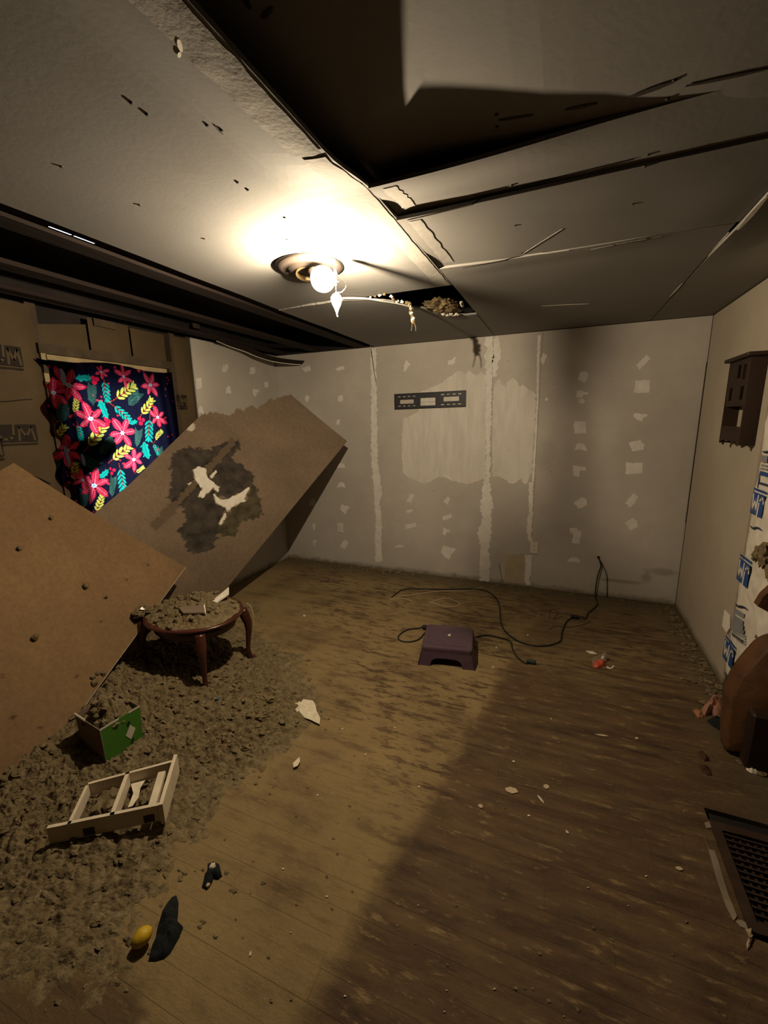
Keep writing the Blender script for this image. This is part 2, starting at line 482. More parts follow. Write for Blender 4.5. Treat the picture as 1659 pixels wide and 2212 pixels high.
def thing(name, loc, label, cat, group=None):
    o = bpy.data.objects.new(name, None); COL.objects.link(o)
    o.location = loc; o['_base'] = [float(x) for x in loc]; o.empty_display_size = 0.1
    return tag(o, label, cat, group)


def inpoly(P, poly):
    P = np.asarray(P, float); x, y = P[:, 0], P[:, 1]; r = np.zeros(len(P), bool)
    n = len(poly)
    for i in range(n):
        x1, y1 = poly[i]; x2, y2 = poly[(i + 1) % n]
        c = ((y1 > y) != (y2 > y))
        r ^= c & (x < (x2 - x1) * (y - y1) / ((y2 - y1) or 1e-9) + x1)
    return r


def smooth_path(pts, n=8):
    """Catmull-Rom through the points"""
    pts = [np.array(q, float) for q in pts]; out = []
    P = [2 * pts[0] - pts[1]] + pts + [2 * pts[-1] - pts[-2]]
    for i in range(1, len(P) - 2):
        for k in range(n):
            t = k / n
            out.append(0.5 * ((2 * P[i]) + (-P[i - 1] + P[i + 1]) * t + (2 * P[i - 1] - 5 * P[i] + 4 * P[i + 1] - P[i + 2]) * t * t + (-P[i - 1] + 3 * P[i] - 3 * P[i + 1] + P[i + 2]) * t ** 3))
    out.append(pts[-1]); return out


# ------------------------------------------------------------------ floor
fl = obj('floor', G().box(XL - 0.15, 2.15, YF - 0.1, YB + 0.1, -0.12, -0.022), 'dark', kind='structure', label='worn narrow strip wooden floor')
VX0, VX1, VY0, VY1 = 0.655, 0.985, 1.425, 1.845        # floor vent opening
BWID = 0.0835
row = 0; y = YF
while y < YB - 0.001:
    y1 = min(y + BWID, YB); x = XL - rnd.uniform(0, 0.9)
    while x < 2.1:
        ln = rnd.uniform(0.9, 2.0); x1 = min(x + ln, 2.1)
        xa = max(x, XL)
        if x1 - xa > 0.03:
            segs = [(xa, x1)]
            if y1 > VY0 and y < VY1:
                segs = []
                if xa < VX0: segs.append((xa, min(x1, VX0)))
                if x1 > VX1: segs.append((max(xa, VX1), x1))
            for (a, b) in segs:
                if b - a > 0.02:
                    z = rnd.uniform(-0.0005, 0.0)
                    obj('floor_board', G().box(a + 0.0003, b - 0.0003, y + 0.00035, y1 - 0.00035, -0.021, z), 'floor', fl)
        x = x1
    y = y1

# floor vent
v = thing('floor_vent', ((VX0 + VX1) / 2, (VY0 + VY1) / 2, 0), 'dark brown grille set into the floor beside the right edge', 'vent')
g = G()
for (a, b, c, d) in ((VX0, VX1, VY0, VY0 + 0.035), (VX0, VX1, VY1 - 0.035, VY1), (VX0, VX0 + 0.035, VY0 + 0.035, VY1 - 0.035), (VX1 - 0.035, VX1, VY0 + 0.035, VY1 - 0.035)):
    g.box(a, b, c, d, -0.020, 0.004)
obj('frame', g, 'browntrim', v)
nb = 14
for i in range(nb):
    yy = VY0 + 0.045 + (VY1 - VY0 - 0.09) * i / (nb - 1)
    obj('slat', G().box(VX0 + 0.036, VX1 - 0.036, yy - 0.004, yy + 0.004, -0.018, -0.004), 'browntrim', v)
for i in range(11):
    xx = VX0 + 0.045 + (VX1 - VX0 - 0.09) * i / 10
    obj('cross_bar', G().box(xx - 0.004, xx + 0.004, VY0 + 0.036, VY1 - 0.036, -0.0215, -0.012), 'browntrim', v)
# bare greyish strip of old adhesive around the vent
for nm, poly in (('far', [(1521, 1778), (1535, 1774), (1600, 1795), (1670, 1812), (1670, 1822), (1590, 1802), (1540, 1788), (1527, 1790)]),
                 ('side', [(1522, 1800), (1530, 1835), (1548, 1900), (1568, 1958), (1585, 1990), (1592, 1980), (1572, 1930), (1552, 1862), (1543, 1838), (1531, 1835), (1525, 1812)]),
                 ('near', [(1588, 1990), (1600, 2003), (1640, 2018), (1670, 2028), (1670, 2016), (1640, 2006), (1612, 1994), (1600, 1988)])):
    obj('worn_edge', G().prism([FL(*q, 0.0005) for q in poly], (0, 0, 1), 0.0025), 'ventedge', v)

# ------------------------------------------------------------------ walls
def ragged(pts, amp, step=0.012, seed=0.0):
    """densify a closed polygon (3-D points) and jitter it in its own plane"""
    pts = [np.array(q, float) for q in pts]; out = []; n = len(pts)
    nrm = sum((np.cross(pts[i], pts[(i + 1) % n]) for i in range(n)), np.zeros(3)); nrm /= np.linalg.norm(nrm)
    for i in range(n):
        a, b = pts[i], pts[(i + 1) % n]; L = np.linalg.norm(b - a); k = max(1, int(L / step))
        d = (b - a) / (L + 1e-9); m = np.cross(nrm, d)
        for j in range(k):
            q = a + (b - a) * j / k
            out.append(q + m * amp * (fbm(q[0] * 40 + seed, q[1] * 40, q[2] * 40, 3)))
    return out


wb = obj('wall_back', G().box(XL - 0.2, 2.2, YB + 0.013, YB + 0.12, -0.1, 2.75), 'dark', kind='structure', label='drywall wall with taped joints and patched screw holes')
xs_ = [XL, BW(811, 950)[0], BW(1062, 900)[0], BW(1160, 950)[0], XR]
for i in range(4):
    obj('drywall_sheet', G().box(xs_[i] + 0.001, xs_[i + 1] - 0.001, YB, YB + 0.0125, 0.002, HC - 0.004 + 0.002 * (i % 2)), 'wallb', wb)

NB = (0, -1, 0)
def strip(parent, plane, cl, name, mat, n, amp=0.006, t=0.0016, seed=0.0):
    """joint compound strip; cl = [(px,py,left px,right px)...]"""
    L = [plane(x - l, y) for (x, y, l, r) in cl]; Rr = [plane(x + r, y) for (x, y, l, r) in cl]
    return obj(name, G().prism(ragged(L + Rr[::-1], amp, 0.012, seed), n, t), mat, parent)


strip(wb, BW, [(806, 752, 5, 7), (806, 800, 5, 6), (807, 870, 5, 7), (808, 930, 6, 7), (809, 990, 7, 7), (812, 1040, 6, 9), (813, 1065, 5, 13), (815, 1085, 6, 5), (816, 1130, 4, 9), (817, 1170, 7, 7), (818, 1195, 6, 6), (819, 1213, 8, 8)], 'joint_strip', 'mud', NB, 0.014, seed=1)
strip(wb, BW, [(1062, 728, 12, 2), (1061, 780, 13, 4), (1060, 830, 11, 2), (1060, 920, 10, 1), (1057, 1030, 8, 1), (1053, 1050, 10, 6), (1052, 1085, 14, 12), (1050, 1120, 9, 11), (1049, 1150, 18, 13), (1049, 1180, 10, 7), (1048, 1220, 12, 10), (1047, 1256, 10, 9)], 'joint_strip', 'mud', NB, 0.018, seed=2)
strip(wb, BW, [(1068, 728, 1, 10), (1067, 760, 1, 14), (1066, 790, 1, 8), (1066, 812, 1, 6)], 'joint_strip', 'mud', NB, 0.016, seed=3)
strip(wb, BW, [(1165, 724, 3, 3), (1163, 780, 3, 2), (1161, 860, 2, 2), (1157, 960, 2, 2), (1152, 1040, 4, 2)], 'joint_strip', 'mud', NB, 0.006, seed=4)
strip(wb, BW, [(1148, 1042, 6, 4), (1146, 1080, 4, 5), (1145, 1110, 3, 6), (1144, 1140, 6, 5), (1144, 1170, 3, 6)], 'joint_strip', 'mud', NB, 0.010, seed=5)
strip(wb, BW, [(1141, 1198, 8, 8), (1142, 1220, 6, 6), (1140, 1245, 7, 5), (1141, 1264, 5, 3)], 'joint_strip', 'mud', NB, 0.010, seed=6)
strip(wb, BW, [(800, 745, 1, 1), (812, 830, 0, 1)], 'joint_strip', 'mud', NB, 0.002, seed=16)

# the large brushed skim coat behind the bracket
sk = [(870, 905), (868, 960), (870, 1020), (880, 1030), (890, 1034), (905, 1040), (915, 1045), (930, 1040), (945, 1030), (965, 1032), (985, 1040), (1010, 1046), (1030, 1040), (1048, 1034), (1050, 930), (1050, 815), (1040, 803), (1028, 812), (1020, 804), (1012, 802), (1004, 810), (996, 801), (984, 803), (976, 812), (966, 815), (955, 828), (940, 834), (925, 840), (900, 850), (905, 890)]
obj('skim_coat', G().prism(ragged([BW(*q) for q in sk], 0.010, 0.012, 7), NB, 0.0008), 'skim', wb)
sk2 = [(1066, 838), (1072, 822), (1080, 820), (1086, 832), (1092, 836), (1098, 824), (1108, 818), (1116, 822), (1122, 834), (1130, 830), (1142, 842), (1158, 850), (1154, 940), (1148, 1020), (1140, 1044), (1132, 1046), (1126, 1036), (1118, 1038), (1110, 1044), (1100, 1044), (1092, 1036), (1082, 1030), (1072, 1028), (1063, 1030), (1064, 940)]
obj('skim_coat', G().prism(ragged([BW(*q) for q in sk2], 0.010, 0.012, 8), NB, 0.0008), 'skim', wb)
obj('tan_patch', G().prism([BW(*q) for q in ((1092, 1200), (1134, 1196), (1132, 1262), (1090, 1256))], NB, 0.0005), 'tanpatch', wb)


def patch(parent, plane, n, x, y, w, h, rot=0.0, kind=0, seed=0):
    th = 0.0012 + 0.00007 * (seed % 9)
    shapes = [[(-1, -1), (1, -1), (1, 1), (-1, 1)], [(-1, 0.8), (-0.6, -0.6), (0, -1), (0.7, -0.7), (1, 0.8), (0, 0.5)],
              [(-1, -1), (1, -0.7), (1, -0.2), (0.1, 0.1), (0, 1), (-0.9, 0.8)], [(-1, -0.5), (0.4, -1), (1, -0.2), (0.9, 0.8), (-0.6, 1), (-0.8, 0.2)],
              [(-0.8, -1), (1, -0.6), (0.4, 0.2), (0.2, 1), (-0.4, 0.7), (-1, 0)]]
    c, s = math.cos(rot), math.sin(rot)
    P = [plane(x + c * a * w / 2 - s * b * h / 2, y + s * a * w / 2 + c * b * h / 2) for (a, b) in shapes[kind]]
    obj('mud_patch', G().prism(ragged(P, 0.008, 0.012, seed), n, th), 'mud', parent)


for i, (x, y, w, h, r, k) in enumerate([
        (737, 1007, 18, 12, 0, 1), (737, 1048, 19, 14, 0, 1), (674, 1085, 15, 18, 0.2, 3), (746, 1100, 22, 20, 0.1, 4), (679, 1138, 9, 16, 0, 4), (680, 1173, 9, 16, 0, 4), (744, 1176, 12, 18, 0.6, 0),
        (878, 792, 13, 26, 0.4, 4), (978, 781, 24, 14, -0.6, 4), (887, 1076, 10, 19, 0.5, 0), (885, 1104, 14, 6, -0.3, 0), (887, 1136, 24, 9, -0.25, 0), (862, 1180, 22, 7, 0, 1),
        (966, 1081, 10, 15, 0.6, 0), (966, 1117, 18, 9, -0.3, 0), (964, 1149, 15, 14, 0.2, 2), (969, 1194, 32, 30, 0.1, 4), (967, 1031, 26, 5, 0.6, 0), (734, 796, 20, 10, -0.2, 3), (663, 797, 15, 10, -0.3, 0), (730, 911, 9, 14, 0.5, 3), (735, 860, 12, 16, 0.3, 3), (664, 862, 10, 16, 0.2, 4),
        (1260, 813, 20, 24, 0.5, 3), (1258, 852, 26, 18, 0.1, 2), (1256, 866, 14, 10, 0.2, 3), (1253, 923, 26, 26, 0, 0), (1254, 966, 29, 18, 0, 1), (1251, 1017, 28, 24, 0, 2), (1254, 1086, 28, 22, -0.3, 3), (1240, 1146, 22, 14, 0.2, 3), (1246, 1160, 16, 28, 0.2, 0), (1238, 1210, 28, 13, 0, 1),
        (1389, 782, 12, 32, 0.75, 0), (1387, 835, 32, 26, 0, 0), (1383, 901, 32, 18, 0, 4), (1375, 962, 34, 24, 0, 3), (1370, 1012, 36, 24, 0, 0), (1365, 1080, 14, 30, 0.7, 0), (1364, 1132, 26, 24, -0.3, 3), (1175, 775, 12, 26, 0.2, 4), (1180, 862, 6, 7, 0, 3)]):
    patch(wb, BW, NB, x, y, w, h, r, k, i * 1.7)
for (x, y) in ((1195, 830), (853, 958), (1029, 974), (937, 1060), (1323, 824), (1191, 1019), (1099, 972), (1098, 780)):
    w = BW(x, y); obj('screw_hole', G().lathe([(0.0035, 0), (0.0035, 0.0012), (0.001, 0.0015)], w, NB, 8), 'screw', wb)

# left wall: kraft faced batts, bare framing, drywall beyond the window
wl = G()
WY0, WY1, WZ0, WZ1 = 1.95, 2.60, 0.98, 1.925
for (a, b, c, d) in ((YF - 0.1, WY0, -0.1, 2.75), (WY1, YB + 0.1, -0.1, 2.75), (WY0, WY1, -0.1, WZ0), (WY0, WY1, WZ1, 2.75)):
    wl.box(XL - 0.20, XL - 0.10, a, b, c, d)
wl = obj('wall_left', wl, 'deck', kind='structure', label='open left wall with brown paper faced insulation and drywall')
obj('drywall_sheet', G().box(XL - 0.0125, XL, 3.005, YB, 0.002, HC - 0.004), 'wall', wl)
NLW = (1, 0, 0)
for i, (x, y, w, h, r, k) in enumerate([(486, 795, 12, 20, 0.3, 3), (545, 800, 14, 18, 0.3, 3), (493, 843, 12, 20, 0, 1), (430, 828, 12, 22, 0, 0), (553, 848, 14, 16, 0, 2), (434, 886, 12, 20, 0, 1), (575, 830, 10, 14, 0, 3)]):
    patch(wl, LW, NLW, x, y, w, h, r, k, 50 + i * 1.3)
for (a, b) in ((0.0, 0.04), (0.50, 0.54), (0.91, 0.95), (1.325, 1.365), (1.74, 1.80), (2.79, 2.84), (2.965, 3.0)):
    obj('stud', G().box(XL - 0.10, XL - 0.012, a, b, 0.0, 2.4), 'framewood', wl)


def batt(parent, y0, y1, z0, z1, bulge, name, mat, seed, x0=XL, sgn=1, top=None, nu=18, nv=44, wr=0.006):
    def fn(u, w):
        yy = y0 + (y1 - y0) * u; zt = z1 if top is None else z1 + top * (1 - u)
        zz = z0 + (zt - z0) * w
        e = (4 * u * (1 - u)) ** 0.5 * min(1, 8 * w * (z1 - z0) + 0.2, 8 * (1 - w) * (z1 - z0) + 0.2)
        d = bulge * e + wr * fbm(yy * 6 + seed, zz * 5, 1.0, 4) * (0.3 + e)
        return (x0 + sgn * (d - 0.012), yy, zz)
    g = G().grid(fn, nu, nv)
    o = obj(name, g, mat, parent, smooth=True)
    return o, fn


for i, (a, b) in enumerate(((0.04, 0.50), (0.54, 0.91), (0.95, 1.325), (1.30, 1.765))):
    batt(wl, a, b, 0.02, 2.385, 0.022, 'insulation_batt', 'kraft', i * 3.1, wr=0.010)
batt(wl, 1.79, 2.10, 2.165, 2.335, 0.015, 'insulation_batt', 'kraft', 21, nu=10, nv=8, top=-0.055)
batt(wl, 2.115, 2.42, 2.165, 2.385, 0.018, 'insulation_batt', 'kraft', 22, nu=10, nv=8)
batt(wl, 2.435, 2.735, 2.165, 2.375, 0.018, 'insulation_batt', 'kraft', 23, nu=10, nv=8)
batt(wl, 2.815, 2.998, 0.02, 2.38, 0.018, 'insulation_batt', 'kraft', 24, nu=10, nv=40)
# faded wrinkles across the paper
for (p0, p1) in (((0, 868), (70, 862)), ((35, 1010), (110, 1045))):
    a, b = LW(*p0, 0.012), LW(*p1, 0.012)
    obj('paper_crease', G().tube([a + (b - a) * t + np.array([0, 0, 0.004 * nz(t * 6, 3)]) for t in np.linspace(0, 1, 10)], 0.0025, 5), 'kraftprint', wl)


def stroke(pts, w, U, V, o, n, t, close=False):
    """2-D polyline of width w in the plane (o,U,V)"""
    g = G()
    for i in range(len(pts) - 1):
        a, b = np.array(pts[i], float), np.array(pts[i + 1], float); d = b - a; L = np.linalg.norm(d); d /= L
        m = np.array([-d[1], d[0]]) * w / 2; a = a - d * w * 0.3; b = b + d * w * 0.3
        g.prism([o + U * q[0] + V * q[1] for q in (a + m, b + m, b - m, a - m)], n, t)
    return g


def jm_logo(parent, c, U, V, n, w, h, pm, lm):
    """dark block with the J and the M left out in the paper colour, a caption bar under it"""
    c, U, V, n = (np.array(q, float) for q in (c, U, V, n))
    o = c - U * w / 2 - V * h / 2
    P = lambda a, b: o + U * a * w + V * b * h
    g = G().prism([P(0.02, 0.0), P(0.98, 0.0), P(1, 0.05), P(1, 0.95), P(0.96, 1), P(0.0, 1.0), P(0, 0.3)], n, 0.0004)
    lg = obj('logo_block', g, pm, parent)
    J = [(0.40, 1.0), (0.36, 0.35), (0.24, 0.16), (0.06, 0.20), (0.03, 0.36)]
    M = [(0.50, 0.10), (0.54, 0.86), (0.70, 0.30), (0.86, 0.86), (0.92, 0.10)]
    sw = 0.11 * min(w, h)
    for L in (J, M):
        obj('logo_letter', stroke([(a * w, b * h) for a, b in L], sw, U, V, o + n * 0.0004, n, 0.0003), lm, lg)
    obj('logo_caption', G().prism([P(0.02, -0.18), P(0.98, -0.18), P(0.98, -0.08), P(0.02, -0.08)], n, 0.0004), pm, lg)
    return lg


YU = np.array([0, 1.0, 0]); ZU = np.array([0, 0, 1.0])
off = 0.016
for (x, y, w, h) in ((16, 768, 0.15, 0.115), (40, 936, 0.20, 0.105), (-30, 965, 0.16, 0.12), (393, 866, 0.11, 0.10)):
    jm_logo(wl, LW(x, y, off), YU, ZU, (1, 0, 0), w, h, 'kraftprint', 'kraft')
for x, y, w in ((228, 708, 0.16), (425, 712, 0.08)):
    c = LW(x, y, 0.012)
    obj('faded_print', G().prism([c - YU * w / 2, c + YU * w / 2, c + YU * w / 2 + ZU * 0.05, c - YU * w / 2 + ZU * 0.05], (1, 0, 0), 0.0008), 'framewood', wl)

# window
win = obj('window_1', G().box(XL - 0.15, XL - 0.14, WY0, WY1, WZ0, WZ1), 'glass', kind='structure', label='window in the left wall behind the poinsettia curtain')
g = G()
for (a, b, c, d) in ((WY0 - 0.03, WY1 + 0.03, WZ1 - 0.02, WZ1 + 0.04), (WY0 - 0.03, WY1 + 0.03, WZ0 - 0.03, WZ0 + 0.02), (WY0 - 0.03, WY0 + 0.02, WZ0, WZ1), (WY1 - 0.02, WY1 + 0.03, WZ0, WZ1)):
    g.box(XL - 0.17, XL - 0.06, a, b, c, d)
obj('window_frame', g, 'framewood', win)
obj('header_board', G().box(XL - 0.06, XL + 0.012, 1.765, 2.79, 2.105, 2.165), 'framewood', win)
obj('head_trim', G().box(XL - 0.06, XL + 0.018, 1.80, 2.70, 2.068, 2.100), 'palewood', win)
obj('side_jamb', G().box(XL - 0.06, XL + 0.012, 2.735, 2.80, 0.85, 2.105), 'framewood', win)
obj('side_trim', G().box(XL - 0.06, XL + 0.020, 2.705, 2.725, 0.85, 2.00), 'palewood', win)
obj('side_jamb', G().box(XL - 0.06, XL + 0.008, 1.772, 1.805, 1.93, 2.105), 'palewood', win)
obj('side_jamb', G().box(XL - 0.06, XL + 0.006, 1.772, 1.805, 0.85, 1.929), 'framewood', win)
obj('knot_block', G().box(XL, XL + 0.014, 1.772, 1.80, 1.985, 2.035), 'framewood', win)
obj('sill', G().box(XL - 0.10, XL + 0.02, 1.78, 2.74, 0.93, 0.97), 'framewood', win)

# curtain: print is worked out on a fine grid and stored as a colour attribute of the cloth
CY0, CY1, CZ0, CZ1 = 1.750, 2.735, 0.93, 2.075
NU, NV = 330, 400
uu, vv = np.meshgrid(np.linspace(0, 1, NU + 1), np.linspace(0, 1, NV + 1))
cy = CY0 + (CY1 - CY0) * uu; cz = CZ0 + (CZ1 - CZ0) * vv
edge = 0.030 * np.sin(cz * 17) + 0.022 * np.sin(cz * 41 + 1)
cy = cy + (1 - uu) ** 3 * (edge * 0.8 + 0.010 + 0.03 * (cz < 1.35) * (1.35 - cz) * 3)
cz = cz - 0.014 * np.sin(uu * 9 + 0.5) * vv ** 6 + 0.0 * cz
cx_ = XL + 0.036 + 0.010 * np.sin(cy * 32 + 1.5 * np.sin(cz * 3)) * (0.4 + 0.6 * (1 - vv)) + 0.006 * np.sin(cy * 71 + cz * 5) + 0.03 * (1 - uu) ** 4 * np.sin(cz * 12)
colr = np.zeros((NV + 1, NU + 1, 3)); colr[:] = (0.010, 0.009, 0.022)
colr += (0.004 * np.sin(cy * 900) * np.sin(cz * 900))[..., None] * np.array([1, 1, 2.0])
CM = lambda x, y: (lambda w: (w[1], w[2]))(LW(90 + x * 0.205, 760 + y * 0.205, 0.036))
RED, PINK, TEAL, YEL, PINE, HOL, WHT, DRD = (0.80, 0.015, 0.050), (0.95, 0.20, 0.26), (0.010, 0.42, 0.30), (0.78, 0.70, 0.10), (0.085, 0.24, 0.15), (0.012, 0.30, 0.22), (0.85, 0.92, 0.95), (0.60, 0.05, 0.02)


def ell(c, a, b, ang, color, pointed=0.0, vein=None):
    dy, dz = cy - c[0], cz - c[1]; ca, sa = math.cos(ang), math.sin(ang)
    p = (dy * ca + dz * sa) / a; q = (-dy * sa + dz * ca) / b
    m = (np.abs(p) < 1) & (np.abs(q) < (1 - np.abs(p) ** 2) ** (0.5 + 0.6 * pointed)) if True else None
    m = (np.abs(p) < 1); m &= np.abs(q) < np.power(np.clip(1 - p * p, 0, 1), 0.5 + 0.6 * pointed)
    colr[m] = color
    if vein is not None:
        k = m & (np.abs(q) < 0.16) & (p < 0.7)
        colr[k] = vein
        k = m & (np.abs(np.abs(q) - 0.55 + 0.0 * p) < 0.16) & (np.mod(p * 4, 1) < 0.35)
        colr[k] = vein


def poinsettia(x, y, r, rot, n=6):
    c = CM(x, y); R = r * 0.205 / 285
    for k in range(n):
        a = rot + k * 2 * math.pi / n + 0.12 * math.sin(k * 2.3 + x)
        rr = R * (1.0 + 0.12 * math.sin(k * 1.7 + y))
        ell((c[0] + math.cos(a) * rr * 0.56, c[1] + math.sin(a) * rr * 0.56), rr * 0.46, rr * 0.215, a, RED, 0.5, PINK)
    for k in range(6):
        a = k * 1.047; ell((c[0] + math.cos(a) * R * 0.09, c[1] + math.sin(a) * R * 0.09), R * 0.05, R * 0.05, 0, WHT)
    ell(c, R * 0.05, R * 0.05, 0, (0.25, 0.5, 0.7))


def sprig(x, y, L, ang, color, n=5, w=0.32, stem=DRD, lw=0.26):
    c = np.array(CM(x, y)); L = L * 0.205 / 285; d = np.array([math.cos(ang), math.sin(ang)])
    for t in np.linspace(-0.55, 0.45, 12):
        q = c + d * L * t; ell(q, L * 0.035, L * 0.022, ang, stem)
    for k in range(n):
        t = -0.30 + 0.75 * k / (n - 1)
        for sgn in (1, -1):
            a = ang + sgn * 0.62; s = L * w * (1.0 - 0.25 * abs(t)) / 2
            q = c + d * L * t + np.array([math.cos(a), math.sin(a)]) * s * 1.15
            ell(q, s, s * lw * 1.15, a, color, 0.35)
    q = c + d * L * 0.56; ell(q, L * w / 2, L * w * lw * 0.8, ang, color, 0.5)


def pine(x, y, L, ang, color=PINE):
    c = np.array(CM(x, y)); L = L * 0.205 / 285; d = np.array([math.cos(ang), math.sin(ang)])
    ell(c, L * 0.5, L * 0.012, ang, color)
    for k in range(11):
        t = -0.42 + 0.84 * k / 10
        for sgn in (1, -1):
            a = ang + sgn * 0.75; s = L * (0.30 - 0.14 * abs(t)) / 1.6
            q = c + d * L * t + np.array([math.cos(a), math.sin(a)]) * s
            ell(q, s, L * 0.013, a, color)


def holly(x, y, L, ang):
    c = np.array(CM(x, y)); L = L * 0.205 / 285; d = np.array([math.cos(ang), math.sin(ang)]); m = np.array([-d[1], d[0]])
    ell(c, L * 0.5, L * 0.17, ang, TEAL, 0.2)
    for t in (-0.28, 0.0, 0.28):
        for sgn in (1, -1): ell(c + d * L * t + m * sgn * L * 0.15, L * 0.10, L * 0.035, ang + sgn * 0.9, TEAL, 0.5)
    ell(c, L * 0.42, L * 0.012, ang, (0.01, 0.12, 0.10))


def berry(x, y, r, color=RED): ell(CM(x, y), r * 0.205 / 285, r * 0.205 / 285, 0, color)


for k in range(95):
    berry(rnd.uniform(0, 1400), rnd.uniform(100, 1700), rnd.uniform(8, 13), (0.75, 0.03, 0.06))
for a in ((530, 460, 200, 1.4), (970, 500, 210, 0.75), (1015, 920, 190, 1.3), (740, 1430, 200, 1.25), (680, 1000, 230, 0.7), (480, 1150, 230, -0.5), (200, 640, 220, 1.2), (170, 1150, 200, 1.5), (420, 1560, 190, 1.4), (1250, 1090, 170, 1.4)): pine(*a)
for a in ((680, 385, 200, -1.6), (820, 625, 220, -0.75), (1128, 790, 240, -1.75), (842, 1310, 230, -1.6), (1190, 1010, 130, -1.2), (390, 830, 150, -1.4)): sprig(*a, TEAL, 5)
for a in ((855, 440, 280, 0.55), (350, 590, 150, 1.2), (1095, 600, 240, 0.8), (560, 915, 280, 0.85), (815, 1085, 250, 0.55), (1220, 895, 150, 0.75), (600, 1620, 170, 1.2), (350, 1290, 170, 1.3), (1030, 1250, 120, 0.4), (150, 900, 200, 0.9)): sprig(*a, YEL, 5, 0.30, DRD, 0.30)
for a in ((650, 610, 190, -1.3), (970, 745, 110, 0.25), (1098, 1040, 190, -1.45), (655, 1285, 120, 0.7), (460, 275, 150, 0.1)): holly(*a)
for a in ((300, 350, 165, 0.05), (510, 705, 150, 1.70), (845, 855, 150, 1.05), (972, 1135, 130, 1.55), (550, 1410, 165, 1.25), (870, 260, 110, -1.5), (1150, 350, 130, 0.1), (285, 1040, 150, 1.5), (1225, 690, 120, 0.6), (140, 430, 130, 1.3), (420, 1350, 100, 0.3), (1010, 130, 100, 0.4), (640, 210, 70, 0.4)): poinsettia(*a)
for (x, y) in ((690, 735), (1048, 722), (745, 1250), (565, 290)):
    for (dx, dy, r) in ((-18, -18, 20), (24, -4, 20), (-4, 30, 23)): berry(x + dx, y + dy, r * (1.0 if y < 1000 else 0.8))
g = G()
W_ = NU + 1
g.v = list(map(tuple, np.stack([cx_.ravel(), cy.ravel(), cz.ravel()], 1)))
g.f = [(j * W_ + i, j * W_ + i + 1, (j + 1) * W_ + i + 1, (j + 1) * W_ + i) for j in range(NV) for i in range(NU)]
cur = thing('curtain', (XL + 0.036, 2.25, CZ0), 'dark curtain printed with red poinsettias and holly over the window', 'curtain')
co = obj('curtain_cloth', g, 'curtain', cur, smooth=True)
at = co.data.color_attributes.new('Col', 'FLOAT_COLOR', 'POINT')
at.data.foreach_set('color', np.concatenate([np.clip(colr, 0, 1).reshape(-1, 3), np.ones((len(g.v), 1))], 1).ravel())
# doubled-over cloth and bunched lining behind it, seen as dark silhouettes against the daylight
def fold(poly, name='lining_fold'):
    P = [LW(90 + x * 0.205, 760 + y * 0.205, 0.012) for x, y in poly]
    obj(name, G().prism(ragged(P, 0.010, 0.02, 3), (1, 0, 0), 0.004), 'navy', cur)
fold([(190, 150), (360, 150), (345, 250), (330, 500), (345, 900), (420, 905), (520, 890), (640, 900), (720, 905), (780, 960), (770, 1060), (640, 1180), (560, 1260), (470, 1290), (470, 1480), (520, 1560), (540, 1760), (420, 1760), (300, 1300), (200, 900)])

# ------------------------------------------------------------------ right wall and the batt hanging in it
wr = obj('wall_right', G().box(XR + 0.09, XR + 0.12, 2.50, YB + 0.1, -0.02, 2.75), 'dark', kind='structure', label='beige drywall right wall ending at white faced insulation')
obj('drywall_sheet', G().box(XR, XR + 0.0125, 2.975, YB - 0.012, 0.002, HC - 0.006), 'wallr', wr)
obj('stud', G().box(XR + 0.013, XR + 0.088, 2.985, 3.03, 0, 2.4), 'framewood', wr)
obj('stud', G().box(XR + 0.013, XR + 0.088, 2.50, 2.54, 0, 2.4), 'framewood', wr)
bo, bfn = batt(wr, 2.53, 2.978, 0.03, 2.39, 0.035, 'insulation_batt', 'poly', 91, XR + 0.005, -1, nu=30, nv=150, wr=0.011)
def on_batt(x, y, o=0.003):
    w = RW(x, y, 0.02); u = (w[1] - 2.53) / 0.448; vv_ = (w[2] - 0.03) / 2.36
    q = np.array(bfn(min(max(u, 0), 1), min(max(vv_, 0), 1))); q[0] -= o; return q
for (x, y, w, h) in ((1638, 1090, 0.15, 0.12), (1609, 1237, 0.155, 0.13), (1577, 1412, 0.15, 0.12)):
    c = on_batt(x, y, 0.010)
    jm_logo(wr, c, YU, -ZU, (-1, 0, 0), w, h, 'blueprint', 'poly')
for pts in (((1615, 1136), (1625, 1141), (1636, 1140), (1648, 1146)), ((1585, 1303), (1594, 1309), (1604, 1311), (1612, 1317)), ((1571, 1388), (1577, 1398), (1590, 1412)), ((1561, 1451), (1570, 1463), (1580, 1473), (1588, 1483)), ((1647, 975), (1655, 977), (1662, 974))):
    P = smooth_path([on_batt(*q, 0.006) for q in pts], 5); n = len(P)
    obj('swoosh_print', G().tube(P, [0.002 + 0.004 * math.sin(math.pi * i / (n - 1)) for i in range(n)], 5), 'navyprint', wr)
def bar(pa, pb, h, mat='greyprint', o=0.006):
    A = [on_batt(pa[0] + (pb[0] - pa[0]) * t, pa[1] + (pb[1] - pa[1]) * t, o) for t in np.linspace(0, 1, 5)]
    g = G()
    for i in range(4): g.prism([A[i], A[i + 1], A[i + 1] - ZU * h, A[i] - ZU * h], (-1, 0, 0), 0.0008)
    obj('print_line', g, mat, wr)
bar((1587, 1312), (1606, 1326), 0.030)
for i in range(3): bar((1583, 1325 + i * 10), (1606, 1341 + i * 10), 0.034)
for i in range(4): bar((1581, 1352 + i * 6), (1609, 1373 + i * 6), 0.008)
bar((1581, 1366), (1605, 1384), 0.014, 'navyprint')
